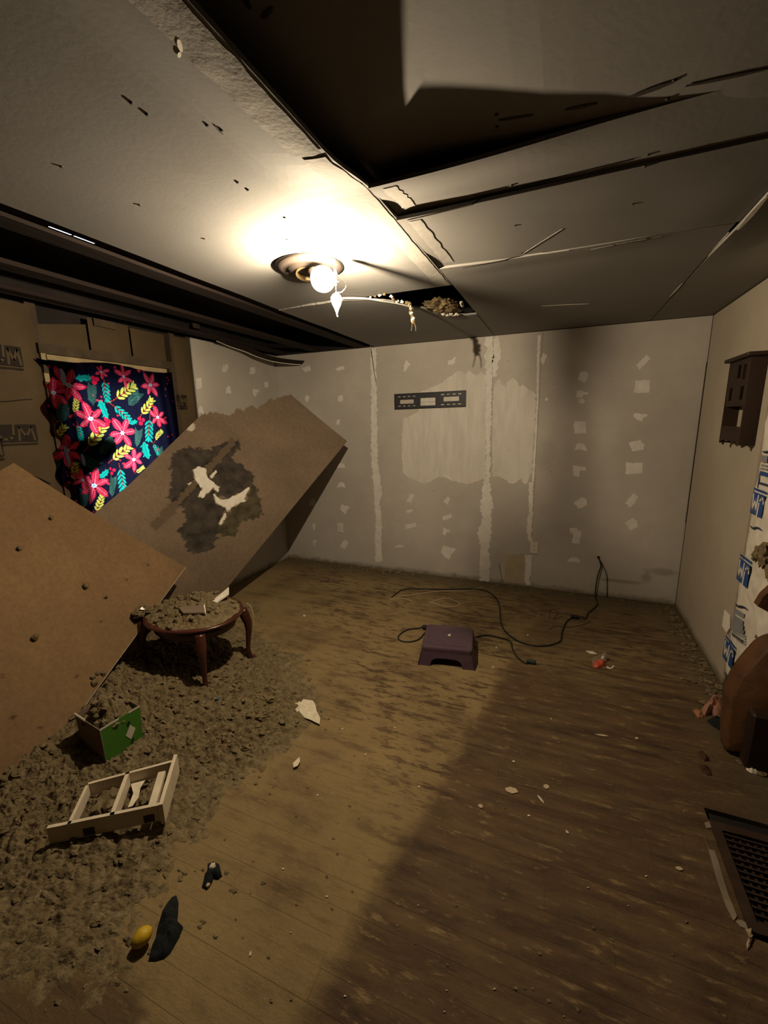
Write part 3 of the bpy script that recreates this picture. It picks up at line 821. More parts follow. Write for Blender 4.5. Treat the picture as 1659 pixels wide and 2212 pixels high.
for (a, b, h, m) in (((1641, 983), (1665, 985), 0.035, 'greyprint'), ((1637, 1003), (1665, 1006), 0.008, 'greyprint'), ((1636, 1010), (1665, 1013), 0.008, 'greyprint'), ((1635, 1017), (1665, 1022), 0.022, 'blueprint'), ((1633, 1021), (1637, 1022), 0.085, 'blueprint'), ((1640, 1041), (1665, 1048), 0.012, 'navyprint')):
    bar(a, b, h, m)
# torn spot with fibre poking out, and a smear of dirt lower down
for i, (x, y, r) in enumerate(((1643, 1195, 0.035), (1655, 1188, 0.04), (1652, 1212, 0.035), (1662, 1235, 0.05), (1636, 1203, 0.02))):
    c = on_batt(x, y, 0.004); obj('fibre_tuft', G().blob(c, (0.018, r, r), 0.6, 2.2, 3, i), 'debris', wr)
for i, (x, y, r) in enumerate(((1632, 1375, 0.014), (1639, 1383, 0.013))):
    c = on_batt(x, y, 0.0); obj('fibre_tuft', G().blob(c, (0.006, r, r), 0.7, 2.2, 2, 20 + i), 'fiber', wr)
c = [RW(x, y, 0.004) for (x, y) in ((1567, 1318), (1578, 1330), (1577, 1358), (1572, 1368), (1562, 1352))]
obj('torn_corner', G().prism(c, (-1, 0, 0.05), 0.006), 'gypsum', wr)
obj('corner_gap', G().box(XR - 0.006, XR + 0.002, YB - 0.010, YB - 0.001, 0.75, 2.05), 'screw', wr)

# dark nook to the right, wall behind the camera
obj('wall_nook', G().box(2.05, 2.15, YF, 2.62, -0.02, 2.75).box(XR + 0.12, 2.15, 2.55, 2.62, -0.02, 2.75), 'joist', kind='structure', label='dim side wall of the nook at the right')
obj('wall_front', G().box(XL - 0.1, 2.15, YF - 0.1, YF, -0.02, 2.75), 'joist', kind='structure', label='plain wall behind the viewer')  # unseen wall, coloured dark to cut bounce light near the camera

# ------------------------------------------------------------------ ceiling
XA0, XA1 = -1.840, -0.640
_sa, _sb = px(103, 490, 2, 2.70), px(202, 528, 2, 2.70)
SX, SY0, SY1, SYM = (_sa[0] + _sb[0]) / 2, _sa[1], _sb[1], (_sa[1] + _sb[1]) / 2
SW = 0.017
ce = G()
for (a, b, c, d) in ((XL - 0.25, SX - SW, YF - 0.1, YB + 0.15), (SX + SW, 2.2, YF - 0.1, YB + 0.15), (SX - SW, SX + SW, YF - 0.1, SY0), (SX - SW, SX + SW, SY1, YB + 0.15), (SX - SW, SX + SW, SYM - 0.004, SYM + 0.004)):
    ce.box(a, b, c, d, 2.70, 2.704)
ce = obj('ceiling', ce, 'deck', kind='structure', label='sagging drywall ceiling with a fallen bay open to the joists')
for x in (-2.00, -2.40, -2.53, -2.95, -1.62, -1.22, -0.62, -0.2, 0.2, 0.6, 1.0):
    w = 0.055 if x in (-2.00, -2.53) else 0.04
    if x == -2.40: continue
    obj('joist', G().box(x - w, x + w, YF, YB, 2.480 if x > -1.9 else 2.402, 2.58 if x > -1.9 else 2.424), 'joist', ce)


def sheet(name, x0, x1, y0, y1, zf, mat, nu=24, nv=40, t=0.0125):
    g = G().grid(lambda u, w: (x0 + (x1 - x0) * u, y1 + (y0 - y1) * w, zf(x0 + (x1 - x0) * u, y1 + (y0 - y1) * w)), nu, nv, (0, 0, t))
    return obj(name, g, mat, ce, smooth=False)


ss = lambda a, b, x: (lambda t: t * t * (3 - 2 * t))(min(1, max(0, (x - a) / (b - a))))
def zA(x, y):
    near = 1 - ss(1.15, 1.50, y)
    return HC - 0.044 * near * ss(XA1 - 0.30, XA1, x) - 0.004 * ss(XA1 - 0.5, XA1, x) + 0.003 * nz(x * 2, y * 2) - 0.012 * ss(0.6, -1.0, y) * 0
sheet('ceiling_sheet', XA0, XA1, YF, 2.592, zA, 'ceilA', 30, 60)
def zB(x, y): return HC + 0.052 + 0.001 * nz(x * 3, y * 3, 4) - 0.032 * ss(-0.60, 0.45, x) - 0.018 * ss(-0.5, -0.05, x) * ss(0.5, 1.40, y) + 0.03 * max(0, y - 1.435)
sheet('ceiling_sheet', XA1 - 0.30, XR, YF, 1.60, zB, 'ceilB', 30, 40)
def zC1(x, y): return HC + 0.004 - 0.022 * (1 - ss(1.42, 1.62, y)) * (1 - ss(-0.45, 0.3, x)) + 0.006 * ss(1.52, 1.685, y) * (1 - ss(-0.62, -0.2, x)) + 0.001 * nz(x * 4, y * 4, 7)
sheet('ceiling_sheet', XA1 + 0.004, XR, 1.434, 1.705, zC1, 'ceilB', 40, 14)
def zC2(x, y): return HC - 0.004 - 0.006 * (1 - ss(1.69, 1.85, y)) * (1 - ss(-0.3, 0.25, x)) - 0.003 + 0.012 * ss(1.95, 2.28, y) * (1 - ss(-0.62, -0.25, x)) + 0.003 * nz(x * 3, y * 3, 2)
sheet('ceiling_sheet', XA1 + 0.004, 0.597, 1.691, 2.298, zC2, 'ceilB', 40, 30)
def zC3(x, y): return HC - 0.002 - 0.009 * (1 - ss(2.3, 2.5, y)) * ss(-0.7, -0.3, x) * (1 - ss(0.1, 0.5, x)) + 0.002 * nz(x * 2, y * 2, 9)
sheet('ceiling_sheet', XA1 + 0.004, 0.592, 2.304, YB - 0.004, zC3, 'ceilB', 30, 50)
def zD(x, y): return HC - 0.018 * (1 - ss(2.25, 2.9, y)) * (1 - ss(0.6, 0.8, x)) - 0.003
sheet('ceiling_sheet', 0.600, XR, 1.691, YB - 0.004, zD, 'ceilB', 12, 60)
# back piece beyond the hole, its near edge torn and sagging
hole = [(742, 646), (790, 645), (830, 648), (850, 651), (866, 656), (884, 662), (905, 664), (922, 668), (935, 676), (952, 680), (985, 684), (1010, 683), (1029, 681)]
pts = [CE(*q, HC - 0.012) for q in hole]
poly = [np.array([XA0, 2.598, 0])] + [np.array([q[0], q[1], 0]) for q in pts] + [np.array([XA1 - 0.002, 3.37, 0]), np.array([XA1 - 0.002, YB - 0.004, 0]), np.array([XA0, YB - 0.004, 0])]
# triangulated as a fan of strips from the torn edge to the back wall so it can sag
front = [poly[0]] + poly[1:len(pts) + 1] + [poly[len(pts) + 1]]
fr = []
for a, b in zip(front[:-1], front[1:]):
    k = max(1, int(np.linalg.norm(b - a) / 0.02)); fr += [a + (b - a) * i / k for i in range(k)]
fr.append(front[-1])
fr = [q + np.array([0, 0.010 * nz(q[0] * 40, q[1] * 40), 0]) for q in fr]
def zA2(x, y): return HC - 0.004 - 0.014 * (1 - ss(2.6, 3.5, y)) * ss(XA0, XA0 + 0.5, x) + 0.002 * nz(x * 3, y * 3)
nfr = len(fr) - 1
g = G().grid(lambda u, w: (lambda q: (q[0], q[1] + (YB - 0.004 - q[1]) * (1 - w), zA2(q[0], q[1] + (YB - 0.004 - q[1]) * (1 - w))))(fr[int(round(u * nfr))]), nfr, 20, (0, 0, 0.0125))
obj('ceiling_sheet', g, 'ceilA', ce)
# torn paper along the edge of the hole
edge = [CE(x, y, HC - 0.016) for (x, y) in ((740, 644), (770, 644), (800, 646), (825, 650), (840, 652), (862, 656), (880, 661), (892, 666))]
obj('torn_edge', G().tube(smooth_path(edge, 6), 0.0055, 6), 'gypsum', ce)
for i, (x, y, r) in enumerate(((850, 645, 0.012), (858, 650, 0.014), (868, 652, 0.013), (877, 654, 0.015), (884, 658, 0.014), (845, 640, 0.012), (810, 640, 0.008), (800, 642, 0.007), (820, 638, 0.010), (830, 636, 0.010))):
    obj('torn_flake', G().blob(CE(x, y, HC - 0.014), (r, r * 0.8, r * 0.7), 0.6, 2, 2, i), 'gypsum' if i % 3 else 'fiber', ce)
# wad of insulation hanging in the hole and white flakes on its lip
obj('insulation_wad', G().blob(CE(955, 664, HC + 0.03), (0.11, 0.20, 0.035), 0.35, 3, 4, 3), 'fiber', ce)
for i, x in enumerate((958, 966, 974, 980, 986)):
    obj('torn_flake', G().blob(CE(x, 679 + (i % 2) * 2, HC - 0.012), (0.014, 0.02, 0.008), 0.5, 2, 2, i + 30), 'gypsum', ce)
obj('torn_flake', G().blob(CE(998, 657, HC + 0.03), (0.012, 0.05, 0.018), 0.4, 2, 2, 41), 'gypsum', ce)
# remains of the fallen bay near the back left corner: a drooping strip with a broken white edge
ed = [np.array(q) for q in (CE(468, 737, 2.385), CE(500, 750, 2.37), CE(530, 760, 2.345), CE(556, 771, 2.31), CE(590, 781, 2.285), CE(625, 786, 2.275), CE(650, 788, 2.27))]
ed = [np.array([max(q[0], XL + 0.006), min(q[1], YB - 0.01), q[2]]) for q in ed]
ed = smooth_path(ed, 4); ne = len(ed) - 1
bk = [q + np.array([0.035, 0.02, 0.035]) for q in ed]
obj('ceiling_remnant', G().grid(lambda u, w: ed[int(round(u * ne))] * (1 - w) + bk[int(round(u * ne))] * w, ne, 4, (0, 0, 0.008)), 'joist', ce)  # unlit underside put into the colour with the dark joist wood
obj('torn_edge', G().tube(ed, 0.004, 6), 'gypsum', ce)

# taped joint along the long seam, screws, scratches and edge lines
NC = (0, 0, -1)
def cstrip(pts, mat, nm, z=HC, t=0.0014, amp=0.004, seed=0, th=None):
    P = [CE(*q, z) for q in pts]; obj(nm, G().prism(ragged(P, amp, 0.03, seed), NC, t), mat, ce)
g = G().grid(lambda u, w: (XA1 - 0.085 + 0.075 * u + 0.006 * nz(w * 20, u), 2.58 - 1.40 * w, zA(XA1 - 0.085 + 0.075 * u, 2.58 - 1.40 * w) - 0.0016), 4, 60)
obj('joint_tape', g, 'tape', ce)
g = G().grid(lambda u, w: (XA1 - 0.105 + 0.095 * u + 0.008 * nz(w * 20, u, 5), 1.16 - 1.2 * w, zA(XA1 - 0.105 + 0.095 * u, 1.16 - 1.2 * w) - 0.0016), 6, 60)
obj('joint_tape', g, 'tape', ce)
for y0_, y1_, x0_ in ((1.46, 1.66, -0.60), (1.72, 2.25, -0.60)):
    zz = zC1 if y1_ < 1.7 else zC2
    obj('joint_tape', G().grid(lambda u, w: (x0_ + 0.05 * u + 0.006 * nz(w * 9, u, 2), y1_ + (y0_ - y1_) * w, zz(x0_ + 0.05 * u, y1_ + (y0_ - y1_) * w) - 0.0016), 4, 24), 'tape', ce)
zs = {}
def zat(x, y):
    if x < XA1: return zA(x, y)
    if y < 1.43: return zB(x, y)
    if y < 1.688: return zC1(x, y)
    if x > 0.6: return zD(x, y)
    return zC2(x, y) if y < 2.3 else zC3(x, y)
for (x, y) in ((283, 221), (317, 246), (513, 393), (535, 409), (132, 359), (301, 443), (441, 515), (615, 470), (478, 275), (711, 571), (718, 576), (1072, 275), (1073, 300), (1441, 221), (1456, 181), (1400, 337), (1394, 353), (1367, 436), (1105, 403), (1113, 482), (1357, 520), (1398, 512), (1127, 543), (620, 517), (447, 267), (808, 413)):
    w = CE(x, y); z = zat(w[0], w[1])
    obj('screw_head', G().lathe([(0.0055, 0), (0.0045, 0.0025), (0.001, 0.003)], (w[0], w[1], z), NC, 8), 'screw', ce)
def scratch_or_edge(p0, p1, w, mat, bend=0.0):
    a, b = CE(*p0), CE(*p1); d = (b - a); L = np.linalg.norm(d); m = np.array([-d[1], d[0], 0]) / L; g = G()
    n = max(3, int(L / 0.04)); q = []
    for i in range(n + 1):
        t = i / n; c = a + d * t + m * bend * math.sin(math.pi * t); c[2] = zat(c[0], c[1]) - 0.0005; q.append((c, w * (0.35 + 0.65 * math.sin(math.pi * min(max(t, 0.04), 0.96)))))
    P = [c + m * h / 2 for c, h in q] + [c - m * h / 2 for c, h in q[::-1]]
    k = len(q); vs = [tuple(c + m * h / 2) for c, h in q] + [tuple(c - m * h / 2) for c, h in q]
    vs += [(x, y, z - 0.0012) for x, y, z in vs]
    f = []
    for i in range(k - 1):
        f += [(2 * k + i, 2 * k + i + 1, 3 * k + i + 1, 3 * k + i), (i, 2 * k + i, 2 * k + i + 1, i + 1), (k + i, k + i + 1, 3 * k + i + 1, 3 * k + i)]
    obj('scratch_or_edge', G().add(vs, f), mat, ce)
scratch_or_edge((380, 28), (387, 64), 0.010, 'gypsum'); scratch_or_edge((384, 66), (382, 84), 0.007, 'gypsum')
scratch_or_edge((1170, 660), (1272, 655), 0.012, 'gypsum'); scratch_or_edge((1125, 550), (1230, 534), 0.009, 'gypsum'); scratch_or_edge((1276, 534), (1325, 524), 0.006, 'tape'); scratch_or_edge((1330, 522), (1430, 508), 0.006, 'tape')
scratch_or_edge((463, 265), (481, 284), 0.008, 'screw'); scratch_or_edge((1130, 545), (1215, 490), 0.006, 'tape')
scratch_or_edge((1530, 552), (1575, 500), 0.008, 'gypsum'); scratch_or_edge((1447, 640), (1475, 610), 0.010, 'gypsum')
scratch_or_edge((1660, 408), (1596, 484), 0.020, 'gypsum')  # bulb light on the drooped sheet's torn edge, painted in as white
scratch_or_edge((1075, 287), (1150, 268), 0.010, 'screw'); scratch_or_edge((1220, 253), (1290, 236), 0.012, 'screw'); scratch_or_edge((1360, 220), (1456, 183), 0.018, 'screw'); scratch_or_edge((1480, 192), (1659, 150), 0.012, 'screw')
scratch_or_edge((880, 466), (1370, 346), 0.010, 'screw'); scratch_or_edge((1000, 575), (1130, 548), 0.012, 'screw')
scratch_or_edge((570, 105), (592, 82), 0.012, 'screw'); scratch_or_edge((490, 0), (545, 85), 0.020, 'screw')
# dark strip where ceiling meets the back and right wall
obj('dark_joint', G().box(XL, XR, YB - 0.006, YB - 0.001, HC - 0.008, HC - 0.001), 'screw', ce)
obj('dark_joint', G().box(XR - 0.006, XR - 0.001, 2.98, YB - 0.007, HC - 0.010, HC - 0.001), 'screw', ce)

# ------------------------------------------------------------------ ceiling light
PC = np.array([-1.207, 1.985, HC])
BU = px(697, 603, 1, 1.845)
lt = thing('ceiling_light', PC, 'brown round ceiling light pan with one bare glowing bulb', 'ceiling light')
obj('pan', G().lathe([(0.163, 0.0), (0.165, -0.006), (0.158, -0.016), (0.135, -0.022), (0.105, -0.020), (0.098, -0.034), (0.060, -0.036), (0.0, -0.036)], PC, seg=48), 'pan', lt, smooth=True)
cup = PC + np.array([0.035, -0.035, -0.034]); ax = BU - cup; ax /= np.linalg.norm(ax)
obj('socket_ring', G().lathe([(0.068, -0.004), (0.074, 0.0), (0.076, 0.012), (0.070, 0.018), (0.064, 0.010), (0.062, -0.004)], PC + np.array([0.01, -0.01, -0.030]), (0.12, -0.12, -1), 32), 'brass', lt, smooth=True)
obj('socket', G().lathe([(0.022, 0.0), (0.024, 0.03), (0.020, 0.075), (0.017, 0.10)], cup, ax, 20), 'plate', lt, smooth=True)
obj('screw_head', G().lathe([(0.008, 0), (0.008, 0.004), (0.003, 0.007)], PC + np.array([-0.115, -0.02, -0.019]), NC, 12), 'wire', lt, smooth=True)
L = np.linalg.norm(BU - cup)
bl = obj('bulb', G().lathe([(0.016, -(L - 0.085)), (0.018, -0.085), (0.030, -0.06), (0.050, -0.030), (0.056, 0.0), (0.051, 0.026), (0.034, 0.046), (0.014, 0.055), (0.0, 0.056)], BU, ax, 32), 'bulbglass', lt, smooth=True, label='bare glowing light bulb')
obj('bulb_base', G().lathe([(0.015, -(L - 0.09)), (0.016, -0.065), (0.015, -0.034), (0.012, -0.027), (0.001, -0.025)], BU, ax, 20), 'plate', bl, smooth=True)
obj('bulb_core', G().blob(BU, (0.008, 0.008, 0.008), 0, 1, 2), 'bulbcore', bl, smooth=True)

# ornament on its hook
hk = CE(722, 549)
orn = thing('ornament', px(729, 684, 1, hk[1]), 'white teardrop glass ornament hung on a white ribbon under the bulb', 'ornament')
Z = lambda y_: px(727, y_, 1, hk[1])[2]
ox, oy = px(727, 655, 1, hk[1])[0], hk[1]
obj('hook', G().tube(smooth_path([(hk[0] + 0.006, hk[1], HC), (hk[0] + 0.004, hk[1], HC - 0.012), (hk[0] - 0.004, hk[1], HC - 0.018), (hk[0] - 0.003, hk[1], HC - 0.026), (hk[0] + 0.004, hk[1], HC - 0.022)], 5), 0.0016, 6), 'wire', orn, smooth=True)
kn = np.array([ox, oy, Z(590)])
for s_ in (-0.006, 0.006):
    obj('ribbon', G().tube(smooth_path([(hk[0] + s_ * 0.4, hk[1], HC - 0.022), (hk[0] + s_, hk[1], HC - 0.05), kn + np.array([s_ * 0.3, 0, 0])], 6), 0.0018, 6), 'ribbon', orn, smooth=True)
top = np.array([ox, oy, Z(632)])
zq = BU[2]
obj('ribbon', G().tube(smooth_path([kn, kn * 0.6 + np.array([ox, oy, zq - 0.014]) * 0.4, (ox, oy, zq - 0.013)], 6), 0.0062, 8), 'ribbon', orn, smooth=True)
obj('ribbon', G().tube(smooth_path([(ox, oy, zq - 0.012), (ox, oy, zq - 0.025), top], 4), 0.0009, 6), 'ribbon', orn, smooth=True)
obj('ribbon', G().tube(smooth_path([kn, kn + np.array([0.016, 0.030, -0.02]), (ox + 0.026, oy + 0.055, (kn[2] + top[2]) / 2), top + np.array([0.016, 0.030, 0.008]), top], 6), 0.0030, 6), 'ribbon', orn, smooth=True)
bw = np.array([ox, oy, zq + 0.0035])
obj('ribbon', G().tube(smooth_path([bw, bw + np.array([-0.006, -0.001, 0.0012]), bw + np.array([-0.013, -0.002, 0.0010])], 5), [0.0022] * 5 + [0.0018] * 5 + [0.001], 6), 'ribbon', orn, smooth=True)
obj('ribbon', G().tube(smooth_path([bw, bw + np.array([0.007, 0.001, -0.0006]), bw + np.array([0.015, 0.002, -0.003])], 5), [0.0022] * 5 + [0.0016] * 5 + [0.0008], 6), 'ribbon', orn, smooth=True)
obj('bow_knot', G().blob(kn, (0.009, 0.007, 0.011), 0.3, 2, 3, 2), 'ribbon', orn, smooth=True)
zt, zb = Z(632), Z(684); hh = zt - zb
obj('teardrop', G().lathe([(0.001, 0.0), (0.003, 0.06 * hh), (0.0045, 0.16 * hh), (0.011, 0.32 * hh), (0.020, 0.5 * hh), (0.026, 0.66 * hh), (0.0265, 0.78 * hh), (0.019, 0.90 * hh), (0.008, 0.97 * hh), (0.004, hh)], (ox, oy, zb), seg=28), 'ornament', orn, smooth=True)
for k in range(7):
    a0 = k * 2 * math.pi / 7; P = []
    for t in np.linspace(0.22, 0.62, 9):
        r_ = np.interp(t, [0.16, 0.32, 0.5, 0.66], [0.0045, 0.011, 0.020, 0.026]) + 0.0003; a = a0 + t * 3.4
        P.append((ox + r_ * math.cos(a), oy + r_ * math.sin(a), zb + t * hh))
    obj('swirl', G().tube(P, 0.0004, 4), 'greyline', orn)
obj('tip_curl', G().tube(smooth_path([(ox, oy, zb + 0.006), (ox + 0.001, oy, zb), (ox + 0.006, oy, zb + 0.003)], 5), 0.002, 6), 'ornament', orn, smooth=True)

# strand of insulation dangling at the torn edge
s0 = CE(884, 657, HC - 0.022)
sp = [s0] + [px(x, y, 1, s0[1] + 0.02) for (x, y) in ((888, 668), (889, 680), (892, 690), (893, 700))]
st = thing('dangling_debris', sp[-1], 'clotted strand of insulation dangling from the ceiling hole', 'debris')
P = smooth_path(sp, 6)
obj('strand', G().tube(P, [0.007 + 0.003 * nz(i * 0.9) for i in range(len(P))], 7), 'fiber', st)
for i in range(16):
    q = P[int(rnd.random() * (len(P) - 1))]
    obj('clot', G().blob(q + np.array([rnd.uniform(-1, 1), rnd.uniform(-1, 1), 0]) * 0.008, (0.009, 0.007, 0.010), 0.6, 2, 2, i), 'fiber' if i % 2 else 'gypsum', st)
for (a, b) in (((890, 694), (888, 715)), ((895, 697), (898, 716))):
    A, B = px(*a, 1, s0[1] + 0.02), px(*b, 1, s0[1] + 0.02)
    obj('strand_end', G().tube([A, (A + B) / 2 + np.array([0.004, 0, 0]), B], [0.003, 0.0025, 0.002], 6), 'fiber', st)

# ------------------------------------------------------------------ things on the walls
# bracket
q = [BW(*c, 0.012) for c in ((851, 852), (1006, 844), (1006, 878), (852, 884))]
o_ = q[3]; Ub = q[2] - q[3]; Vb = q[0] - q[3]; Lb = np.linalg.norm(Ub); Hb = np.linalg.norm(Vb); Ub /= Lb; Vb = np.cross(Ub, (0, -1, 0)); Vb = -Vb if Vb[2] < 0 else Vb
br = thing('tv_wall_bracket', (q[0] + q[2]) / 2, 'black slotted steel television bracket screwed to the back wall', 'bracket')
holes = [(0.085, 0.285, 0.34, 0.62), (0.38, 0.59, 0.16, 0.68), (0.70, 0.91, 0.38, 0.68)]
for x0 in (0.055, 0.125, 0.195, 0.27): holes += [(x0, x0 + 0.040, 0.79, 0.86), (x0, x0 + 0.040, 0.16, 0.23)]
for x0 in (0.665, 0.745, 0.82, 0.895): holes += [(x0, x0 + 0.045, 0.79, 0.87), (x0, x0 + 0.045, 0.15, 0.22)]
xc = sorted({0, 1} | {h[0] for h in holes} | {h[1] for h in holes}); yc = sorted({0, 1} | {h[2] for h in holes} | {h[3] for h in holes})
g = G()
for i in range(len(xc) - 1):
    run = None
    for j in range(len(yc) - 1):
        mx, my = (xc[i] + xc[i + 1]) / 2, (yc[j] + yc[j + 1]) / 2
        solid = not any(h[0] < mx < h[1] and h[2] < my < h[3] for h in holes)
        if solid and run is None: run = yc[j]
        if (not solid or j == len(yc) - 2) and run is not None:
            e = yc[j + 1] if solid else yc[j]
            g.obox(o_ + Ub * xc[i] * Lb + Vb * run * Hb, Ub * (xc[i + 1] - xc[i]) * Lb, Vb * (e - run) * Hb, (0, 0.003, 0)); run = None
obj('slotted_plate', g, 'blackmetal', br)
for s_ in (0, 1):
    obj('rolled_lip', G().obox(o_ + Vb * (s_ * Hb - 0.003), Ub * Lb, Vb * 0.006, (0, 0.012, 0)), 'blackmetal', br)
w = o_ + Ub * Lb * 0.385 + Vb * Hb * 0.42
obj('wall_ledge', G().obox(w, Ub * 0.2 * Lb, Vb * 0.006, (0, 0.010, 0)), 'mud', br)
obj('lag_bolt', G().lathe([(0.008, 0), (0.008, 0.006), (0.003, 0.008)], o_ + Ub * Lb * 0.77 + Vb * Hb * 0.83, NB, 6), 'wire', br)


def outlet(x, y, label):
    c = BW(x, y); t = thing('wall_outlet', (c[0], YB, c[2]), label, 'outlet', 'outlets on the back wall')
    g = G().cbox(c[0] - 0.036, c[0] + 0.036, YB - 0.0075, YB - 0.0018, c[2] - 0.058, c[2] + 0.058, 0.0015)
    obj('cover_plate', g, 'plate', t)
    for dz in (0.02, -0.02):
        r = obj('receptacle', G().lathe([(0.0165, 0), (0.0165, 0.0012), (0.015, 0.002)], (c[0], YB - 0.0075, c[2] + dz), NB, 20), 'plate', t)
        for dx in (-0.006, 0.006): obj('slot', G().box(c[0] + dx - 0.001, c[0] + dx + 0.001, YB - 0.0101, YB - 0.0094, c[2] + dz - 0.002, c[2] + dz + 0.007), 'screw', r)
        obj('slot', G().lathe([(0.0025, 0), (0.0025, 0.0007)], (c[0], YB - 0.0094, c[2] + dz - 0.008), NB, 8), 'screw', r)
    obj('screw_head', G().lathe([(0.003, 0), (0.003, 0.001)], (c[0], YB - 0.0075, c[2]), NB, 8), 'wire', t)


outlet(736, 1140, 'ivory outlet on the back wall left of the first taped joint')
outlet(1154, 1183, 'ivory outlet on the back wall beside the narrow taped joint')

# hanging shelf
SX0, SX1, SYa, SYb, SZ0, SZ1 = XR - 0.077, XR - 0.002, 3.05, 3.39, 1.455, 1.955
sh = thing('wall_shelf', ((SX0 + SX1) / 2, (SYa + SYb) / 2, SZ0), 'small dark wooden curio shelf hung on the right wall', 'shelf')
for ya in (SYa, SYb - 0.014):
    obj('side_panel', G().box(SX0, SX1, ya, ya + 0.014, SZ0 + 0.012, SZ1), 'darkwood', sh)
obj('top_cap', G().cbox(SX0 - 0.025, SX1, SYa - 0.025, SYb + 0.025, SZ1, SZ1 + 0.022, 0.005), 'darkwood', sh)
for z in (1.548, 1.690, 1.82):
    obj('shelf_board', G().box(SX0 + 0.003, SX1, SYa + 0.0145, SYb - 0.0145, z, z + 0.012), 'darkwood', sh)
obj('divider', G().box(SX0 + 0.012, SX1, (SYa + SYb) / 2 - 0.006, (SYa + SYb) / 2 + 0.006, 1.702, SZ1 - 0.001), 'darkwood', sh)
# fretwork front with arched slots above the open bay
z0, z1 = 1.702, SZ1 - 0.002
cut = [(3.105, 3.155, 1.725, 1.800), (3.105, 3.155, 1.838, 1.920), (3.190, 3.240, 1.850, 1.925), (3.285, 3.335, 1.725, 1.800)]
yc = sorted({SYa + 0.0145, SYb - 0.0145} | {c[0] for c in cut} | {c[1] for c in cut}); zc = sorted({z0, z1} | {c[2] for c in cut} | {c[3] for c in cut})
g = G()
for i in range(len(yc) - 1):
    for j in range(len(zc) - 1):
        my, mz = (yc[i] + yc[i + 1]) / 2, (zc[j] + zc[j + 1]) / 2
        if not any(c[0] < my < c[1] and c[2] < mz < c[3] for c in cut): g.box(SX0 + 0.001, SX0 + 0.010, yc[i], yc[i + 1], zc[j], zc[j + 1])
obj('fret_panel', g, 'darkwood', sh)
obj('back_panel', G().box(SX1 - 0.004, SX1, SYa + 0.0145, SYb - 0.0145, 1.7025, 1.8195).box(SX1 - 0.004, SX1, SYa + 0.0145, SYb - 0.0145, 1.8325, SZ1 - 0.001), 'darkwood', sh)
n = 24; ap = [(SYa + 0.0145, 1.547), (SYb - 0.0145, 1.547)] + [(SYb - 0.0145 - (SYb - SYa - 0.029) * k / n, SZ0 + 0.020 + 0.014 * abs(math.sin(3 * math.pi * k / n))) for k in range(n + 1)]
obj('apron', G().prism([(SX0 + 0.010, a, b) for a, b in ap], (-1, 0, 0), 0.009), 'darkwood', sh)
obj('lower_rail', G().box(SX0 + 0.001, SX0 + 0.008, SYa + 0.0145, SYb - 0.0145, 1.561, 1.572), 'darkwood', sh)
for ya in (SYa + 0.007, SYb - 0.007): obj('finial', G().lathe([(0.004, 0), (0.007, 0.006), (0.004, 0.012)], (SX0 + 0.02, ya, SZ0), seg=10), 'darkwood', sh)

# ------------------------------------------------------------------ fallen ceiling sheets
def surf_sheet(name, fn, nu, nv, thick, mat, label, cat, paint=None, base=None, drop=None):
    A = np.array([fn(i / nu, j / nv) for j in range(nv + 1) for i in range(nu + 1)]); W = nu + 1
    P = to_px(A)
    f = [(j * W + i, j * W + i + 1, (j + 1) * W + i + 1, (j + 1) * W + i) for j in range(nv) for i in range(nu)]
    if drop is not None:
        k = drop(P); f = [q for q in f if not all(k[list(q)])]
    th = np.array(thick, float); N = len(A)
    from collections import Counter
    ec = Counter()
    for q in f:
        for a, b in zip(q, q[1:] + q[:1]): ec[(a, b)] += 1
    side = [(a, b, b + N, a + N)[::-1] for (a, b) in ec if (b, a) not in ec]
    g = G(); g.v = list(map(tuple, A)) + list(map(tuple, A + th)); g.f = f + [tuple(k + N for k in q[::-1]) for q in f] + side
    root = thing(name, base, label, cat)
    o = obj('sheet', g, mat, root)
    c = paint(P, A); c = np.concatenate([c, np.tile(np.array([[0.50, 0.45, 0.37]]), (N, 1))], 0)
    # broken gypsum shows on the cut edges
    at = o.data.color_attributes.new('Col', 'FLOAT_COLOR', 'POINT')
    at.data.foreach_set('color', np.concatenate([c, np.ones((len(c), 1))], 1).ravel())
    return root, A, P


# sheet leaning in the back corner, water stained
C1 = np.array([-2.075, 3.982, 1.451]); dl = np.array([-0.317, -0.682, -0.659])
def lower(s): return C1 + dl * s
Ua, Ub_, Uc = LW(205, 1108, 0.10), LW(280, 1046, 0.10), LW(418, 905, 0.10)
C2 = np.array([-2.868, 3.576, 2.252])
up_pts = [C2, px(443, 889, 0, XL + 0.105), px(418, 912, 0, XL + 0.10), Ub_, Ua, Ua + (Ua - Ub_) * 1.6]
ll = [0.0] + [float(np.linalg.norm(b - a)) for a, b in zip(up_pts[:-1], up_pts[1:])]; cl = np.cumsum(ll)
LEN = 2.22
def upper(s):
    s = s / LEN * cl[-1]; i = min(len(cl) - 2, max(0, int(np.searchsorted(cl, s) - 1))); t = (s - cl[i]) / (cl[i + 1] - cl[i])
    return up_pts[i] * (1 - t) + up_pts[i + 1] * t
def fn1(u, w):
    a, b = lower(u * LEN), upper(u * LEN); q = a * (1 - w) + b * w
    return q + np.array([-0.012, 0.01, -0.012]) * math.sin(math.pi * w) * (1 - 0.4 * u)
cr = lambda L: [(280 + x * 0.3014, 820 + y * 0.3014) for x, y in L]
ST1 = cr([(310, 540), (400, 485), (560, 505), (700, 440), (790, 430), (800, 470), (735, 560), (800, 610), (900, 690), (860, 780), (720, 850), (640, 840), (600, 820), (610, 880), (690, 930), (640, 1030), (620, 1140), (600, 1215), (500, 1250), (420, 1230), (390, 1160), (345, 1080), (400, 1020), (395, 930), (310, 880), (275, 840), (290, 780), (310, 700), (285, 640)])
